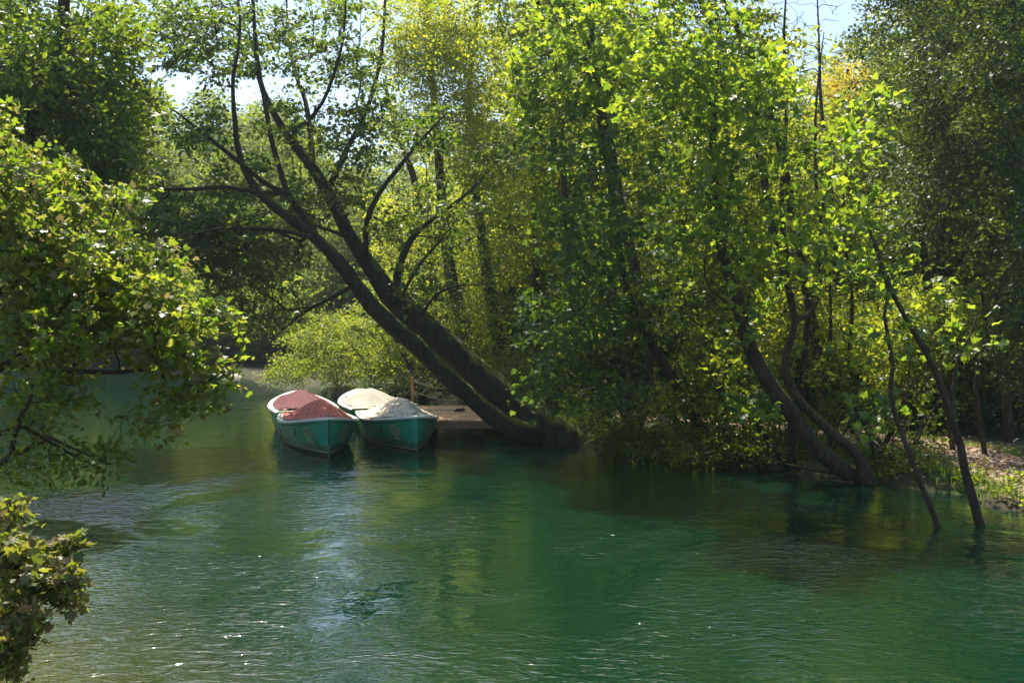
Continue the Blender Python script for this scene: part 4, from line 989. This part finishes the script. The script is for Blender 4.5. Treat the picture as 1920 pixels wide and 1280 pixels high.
# ------------------------------------------------------------------ near maple branches at the left edge
hub = np.array([-7.6, 8.6, .1])
near_stems = [([hub, hub+np.array([.4, .0, 1.5]), hub+np.array([1.0, -.1, 3.0]), hub+np.array([1.5, -.2, 4.4])], [.10, .085, .06, .03]),
              ([hub+np.array([.2, 0, .8]), P(-60, 720, 8.6), P(60, 690, 8.4), P(180, 700, 8.3), P(300, 690, 8.2)], [.05, .04, .03, .02, .01]),
              ([hub+np.array([.6, 0, 1.8]), P(-20, 560, 8.8), P(90, 500, 8.8), P(230, 520, 8.7), P(340, 580, 8.6)], [.05, .04, .03, .02, .01]),
              ([hub+np.array([.1, 0, .5]), P(-50, 840, 8.2), P(40, 800, 8.0), P(130, 850, 7.9), P(190, 880, 7.8)], [.03, .022, .017, .012, .007])]
built_tree('near_maple', 'sunlit maple reaching in from the left edge, branches hanging over the water', 'tree', 181, near_stems,
           [(60, 420, 90, 110, 8.8, .8, 190), (170, 500, 110, 100, 8.7, .8, 190), (270, 580, 90, 70, 8.5, .7, 120), (100, 620, 130, 90, 8.5, .8, 170), (330, 650, 70, 50, 8.3, .5, 50), (395, 720, 40, 24, 8.2, .25, 16), (330, 740, 60, 26, 8.2, .3, 16), (20, 320, 60, 50, 8.9, .6, 46), (-10, 230, 40, 50, 9.2, .5, 16),
            (90, 730, 120, 50, 8.2, .6, 40), (215, 370, 50, 30, 8.9, .4, 16), (120, 310, 50, 22, 8.9, .4, 14), (310, 480, 40, 34, 8.7, .4, 14), (395, 590, 44, 30, 8.4, .3, 18), (425, 690, 20, 20, 8.2, .15, 6), (300, 790, 40, 16, 8.2, .2, 8), (-60, 500, 80, 220, 8.6, .8, 90)],
           (14, .19, .070, 'm', dict(tilt=.55, droop=.8)), G['near'], TWIG, tmin=.1, r_tip=.0036)
built_tree('near_shrub', 'thin-twigged shrub with small oval leaves dangling under the near maple', 'shrub', 182,
           [([hub+np.array([.3, -.3, -.1]), P(-40, 900, 8.0), P(20, 830, 7.8), P(60, 740, 7.7)], [.04, .03, .02, .012]), ([P(-20, 880, 7.9), P(60, 820, 7.8), P(130, 830, 7.7), P(200, 870, 7.7)], [.02, .014, .01, .005])],
           [(70, 800, 90, 60, 7.9, .4, 40), (150, 860, 70, 40, 7.8, .4, 36), (60, 880, 60, 40, 7.8, .3, 26), (210, 850, 40, 30, 7.8, .2, 16), (250, 770, 60, 20, 7.9, .2, 10)],
           (11, .16, .050, 'o', dict(tilt=.8, droop=.7)), G['deep'], TWIG, tmin=.1, r_tip=.002)
hub2 = np.array([-5.3, 6.0, -.1])
built_tree('near_maple_shrub', 'low dusty maple shrub with pinkish brown leaves at the bottom left corner', 'shrub', 183,
           [([hub2, P(-120, 1250, 6.0), P(-40, 1120, 6.1), P(30, 1050, 6.1)], [.03, .024, .016, .008]), ([P(-60, 1150, 6.0), P(20, 1180, 5.9), P(60, 1210, 5.9)], [.016, .012, .006])],
           [(40, 1060, 60, 60, 6.1, .35, 90), (110, 1090, 40, 50, 6.1, .25, 45), (20, 1170, 60, 60, 5.9, .3, 80), (120, 1020, 36, 20, 6.1, .1, 8), (20, 960, 34, 24, 6.3, .2, 14), (10, 1240, 34, 24, 5.8, .2, 22)],
           (13, .11, .062, 'm', dict(tilt=.5, droop=.4)), G['dusty'], TWIG, tmin=.1, r_tip=.0022)

# ------------------------------------------------------------------ far wood: reads as one mass
def far_wood(name, label, spots, mat, dens=1.0):
    rng = np.random.default_rng(len(spots)); V = []; Fc = []; nv = 0; TV = []; TFc = []; tn = 0
    for (x, y, kd, sc_) in spots:
        a = rng.uniform(0, 6.28); c, s_ = math.cos(a), math.sin(a); M = np.array([[c, -s_, 0], [s_, c, 0], [0, 0, 1]])*sc_
        off = np.array([x, y, gz(x, y)])
        q = ST[kd]; k = len(TM['d'][0]); nl = len(q['cv'])//k; sel = rng.random(nl) < .42*dens
        v = q['cv'].reshape(nl, k, 3)[sel]; ce = v.mean(1, keepdims=True); v = (ce+(v-ce)*1.45).reshape(-1, 3)@M.T+off
        f = (TM['d'][1][None]+(np.arange(sel.sum())*k)[:, None, None]).reshape(-1, 3)
        V.append(v); Fc.append(f+nv); nv += len(v)
    me = npmesh(name, np.concatenate(V), np.concatenate(Fc)); return link(name, me, mat)
fr = random.Random(5); fs = []
for i in range(120):
    Y = fr.uniform(56, 110); px = fr.uniform(760, 2200)
    p = P(px, 700, Y)
    s_ = fr.uniform(.85, 1.25)
    if px < 1000: s_ *= .8
    if 1400 < px < 1600: s_ *= .78
    fs.append((p[0], p[1], fr.choice(['tall', 'low', 'bright', 'dark']), s_))
for i in range(150):
    Y = fr.uniform(42, 80); px = fr.uniform(780, 2100); p = P(px, 700, Y)
    if float(seg_dist(np.array([p[0]]), np.array([p[1]]), RV)[0]) > 1.5 and p[0] > -14: fs.append((p[0], p[1], fr.choice(['shrub', 'shrubd', 'shruby']), fr.uniform(1.2, 2.2)))
tag(far_wood('far_wood', '', fs, G['far'], .8), 'distant mass of woodland behind the trees of the right bank', 'wood', kind='stuff')
fs = []
for i in range(90):
    Y = fr.uniform(64, 115); px = fr.uniform(-250, 760); p = P(px, 700, Y)
    s_ = fr.uniform(.9, 1.25)
    if 600 < px < 740: s_ *= .75
    fs.append((p[0], p[1], fr.choice(['tall', 'low', 'dark', 'slim']), s_))
for i in range(150):
    Y = fr.uniform(61, 76); px = fr.uniform(-100, 760); p = P(px, 700, Y)
    fs.append((p[0], p[1], fr.choice(['shrub', 'shrubd']), fr.uniform(1.3, 2.4)))
tag(far_wood('far_wood', '', fs, G['far'], .9), 'distant dark mass of woodland on the far shore at the bend', 'wood', kind='stuff')

# palisade on the far shore
pal = thing('palisade', 'low brown stake palisade along the far shore at the river bend', 'fence', (*Wt(420, 697)[:2], 0))
a = Wt(395, 694); b_ = Wt(505, 694); base = np.array([*Wt(420, 697)[:2], 0])
for i in range(46):
    q = a*(1-i/45)+b_*(i/45)-base+np.array([0, .15*math.sin(i*2.2)+4.5, 0])
    mb = MB(); mb.tube([(q[0], q[1], -.3), (q[0], q[1], .75+.06*math.sin(i*5.1))], [.07, .06], 6)
    mb.build('stake', BEAM, pal)
# ------------------------------------------------------------------ grass, iris clump, branches in the water, fence
def grass(name, label, pts, per, h, mat, rad=.12, seed=1):
    rng = np.random.default_rng(seed); V = []; n = 0
    P0 = np.repeat(np.array(pts), per, axis=0); m_ = len(P0)
    P0 = P0+np.c_[rng.normal(size=(m_, 2))*rad, np.zeros(m_)]
    P0[:, 2] = ground(P0[:, 0], P0[:, 1])-.01; k = P0[:, 2] > -.12; P0 = P0[k]; m_ = len(P0)
    a = rng.random(m_)*6.28; hh = h*(.5+.8*rng.random(m_)); w_ = .004+.005*rng.random(m_)*(h/.25)
    d = np.c_[np.cos(a), np.sin(a), np.zeros(m_)]; s_ = np.c_[-np.sin(a), np.cos(a), np.zeros(m_)]
    lean = (.1+.5*rng.random(m_))[:, None]*hh[:, None]
    up = np.c_[np.zeros(m_), np.zeros(m_), hh]
    A = P0-s_*w_[:, None]; B = P0+s_*w_[:, None]; C = P0+up*.6+d*lean*.35+s_*w_[:, None]*.8; D = P0+up*.6+d*lean*.35-s_*w_[:, None]*.8; E = P0+up+d*lean
    V = np.stack([A, B, C, D, E], 1).reshape(-1, 3); i = (np.arange(m_)*5)[:, None]
    Fc = np.concatenate([i+np.array([[0, 1, 2]]), i+np.array([[0, 2, 3]]), i+np.array([[3, 2, 4]])])
    return link(name, npmesh(name, V, Fc), mat)
GR = leaf_mat('grass_blade', [(.05, .11, .015), (.08, .16, .02), (.12, .17, .03)], [(.25, .42, .03), (.4, .56, .05), (.5, .6, .08)], .45, .5, .3)
rg = np.random.default_rng(12)
bank = smooth_line([(2.6, 25.0), (4.6, 22.6), (6.3, 21.0), (7.4, 19.3), (8.2, 17.6), (8.9, 15.9), (9.6, 13.5)], .2)
pts = []
for q in bank:
    for _ in range(int(9+11*math.sin(q[0]*4.1+q[1]*2.3)+6*math.sin(q[1]*7))): pts.append((q[0]+rg.normal()*.35+.45, q[1]+rg.normal()*.3+.2, 0))
tag(grass('grass', '', pts, 26, .17, GR, .14, 2), 'strip of short bright grass between the river edge and the path', 'grass', kind='stuff')
pts = []
for k_ in (-1.25, 1.3):
    for q, n_ in zip(PATH, nn):
        for _ in range(5): pts.append((q[0]+n_[0]*(k_+rg.normal()*.12), q[1]+n_[1]*(k_+rg.normal()*.12), 0))
tag(grass('grass', '', pts, 14, .13, GR, .12, 3), 'ragged grass along both edges of the path', 'grass', kind='stuff')
pts = [(p_[0], p_[1], 0) for p_ in [P(rg.uniform(1040, 1130), 700, rg.uniform(27.3, 30)) for _ in range(220)]]
tag(grass('grass', '', pts, 24, .14, GR, .15, 4), 'sunny patch of grass right of the leaning trunk base', 'grass', kind='stuff')
c0 = P(1468, 700, 21.9)
pts = [(c0[0]+rg.normal()*.3, c0[1]+rg.normal()*.15, 0) for _ in range(40)]
ir = grass('iris_clump', '', pts, 4, .85, GR, .05, 5)
tag(ir, 'clump of tall sword-shaped leaves on the bank behind the mossy stump', 'plant', kind='thing')
LIT = leaf_mat('dead_leaf', [(.16, .09, .045), (.28, .17, .09), (.40, .29, .18)], [(.3, .15, .05), (.4, .25, .1)], .15, .6, .3)
m_ = 9000; q = PATH[rg.integers(0, len(PATH), m_)]+rg.normal(size=(m_, 2))*np.array([1.0, 1.0])
zz = ground(q[:, 0], q[:, 1]); kk = zz > .08; q = q[kk]; zz = zz[kk]; m_ = len(q)
C = np.c_[q, zz+.05+.012*rg.random(m_)]; A = nrm(np.c_[rg.normal(size=(m_, 2)), .15*rg.normal(size=m_)]); Nn = np.c_[.35*rg.normal(size=(m_, 2)), np.ones(m_)]
v, f = leaf_arrays(C, A, Nn, .05+.07*rg.random(m_), 'o')
tag(link('leaf_litter', npmesh('leaf_litter', v, f), LIT), 'dry brown leaves strewn over the path and its edges', 'leaf litter', kind='stuff')
m_ = 5200; q = bank[rg.integers(0, len(bank), m_)]+rg.normal(size=(m_, 2))*np.array([.45, .35])+np.array([.35, .25]); q = q+.0*q
cl = (np.sin(q[:, 0]*5.3+1)*np.sin(q[:, 1]*4.1+2)) > .05; q = q[cl]; zz = ground(q[:, 0], q[:, 1]); kk = zz > -.05; q = q[kk]; zz = zz[kk]; m_ = len(q)
C = np.c_[q, zz+.04+.2*rg.random(m_)**1.5]; A = nrm(np.c_[rg.normal(size=(m_, 2)), .3*rg.normal(size=m_)]); Nn = np.c_[.6*rg.normal(size=(m_, 2)), np.ones(m_)]
v, f = leaf_arrays(C, A, Nn, .05+.06*rg.random(m_), 'o')
tag(link('weeds', npmesh('weeds', v, f), G['mid']), 'low broad-leaved weeds mixed through the grass on the river bank', 'weeds', kind='stuff')
# branches lying in the water
def stick(name, label, pts, r, seed):
    s = Skel(seed); s.stem(pts, [r, r*.8, r*.5]); T = [np.array(pts[-1])+s.rng.normal(size=3)*np.array([.6, .4, .15])+np.array([0, 0, .15]) for _ in range(7)]+[np.array(pts[1])+s.rng.normal(size=3)*np.array([.5, .3, .1])+np.array([0, 0, .2]) for _ in range(5)]
    s.grow(np.array(T), .2, .1, wob=.12); v, f = join([s.stem_arrays(None, 8), s.tubes(.006)]); base = np.array(pts[0]); o = link(name, npmesh(name, shift(v, base), f, True), BARK_B); o.location = base
    return tag(o, label, 'branch')
stick('fallen_branch', 'long thin fallen branch lying in the water before the mossy stump', [P(1610, 893, 19.6), P(1520, 880, 19.9), P(1420, 858, 20.6), P(1340, 850, 21.3)], .035, 301)
stick('fallen_branch', 'short dead branch half sunk left of the mossy-based trunk', [P(1600, 905, 19.0), P(1560, 900, 19.1), P(1510, 906, 18.9)], .03, 302)
stick('fallen_branch', 'dead branch hanging from the thicket into the water', [P(1200, 800, 23.6), P(1250, 850, 22.2), P(1330, 880, 21.2)], .025, 303)
stick('fallen_branch', 'thin branch slanting from the forked trunk base to the right', [P(1700, 880, 19), P(1650, 840, 19.3), P(1590, 790, 19.6)], .03, 304)
# wire fence beside the path on the right
wf = thing('wire_fence', 'low fence of thin dark posts and slack wires between the grass and the path', 'fence', (9, 18, .3))
wp = []
for (x, y) in ((7.9, 20.6), (8.55, 18.9), (9.1, 17.2), (9.6, 15.4), (10.0, 13.4)):
    h = gz(x, y); mb = MB(); mb.tube([(x-9, y-18, h-.3-.1), (x-9, y-18, h-.3+.42)], .018, 6); mb.build('post', BARK_D, wf); wp.append(np.array([x-9, y-18, h-.3]))
for i in range(len(wp)-1):
    for hz in (.18, .36): sag_rope(wp[i]+hz*z3, wp[i+1]+hz*z3, .04, 'wire', .006, wf, METAL)

# ------------------------------------------------------------------ haze: thin bright air over the river
hb = MB(); hb.v = [(-115, -12, -4), (120, -12, -4), (120, 128, -4), (-115, 128, -4), (-115, -12, 48), (120, -12, 48), (120, 128, 48), (-115, 128, 48)]
hb.f = [(3, 2, 1, 0), (4, 5, 6, 7), (0, 1, 5, 4), (1, 2, 6, 5), (2, 3, 7, 6), (3, 0, 4, 7)]
hm = bpy.data.materials.new('haze_air'); hm.use_nodes = True; hn = hm.node_tree
for n_ in list(hn.nodes):
    if n_.type != 'OUTPUT_MATERIAL': hn.nodes.remove(n_)
vo_ = hn.nodes.new('ShaderNodeVolumePrincipled'); vo_.inputs['Color'].default_value = (.70, .92, 1.0, 1); vo_.inputs['Density'].default_value = HAZE; vo_.inputs['Anisotropy'].default_value = .55
hn.links.new(vo_.outputs[0], [n_ for n_ in hn.nodes if n_.type == 'OUTPUT_MATERIAL'][0].inputs['Volume'])
hz_ = hb.build('haze', hm); tag(hz_, 'thin pale sunlit haze hanging in the air over the river', 'haze', kind='stuff')
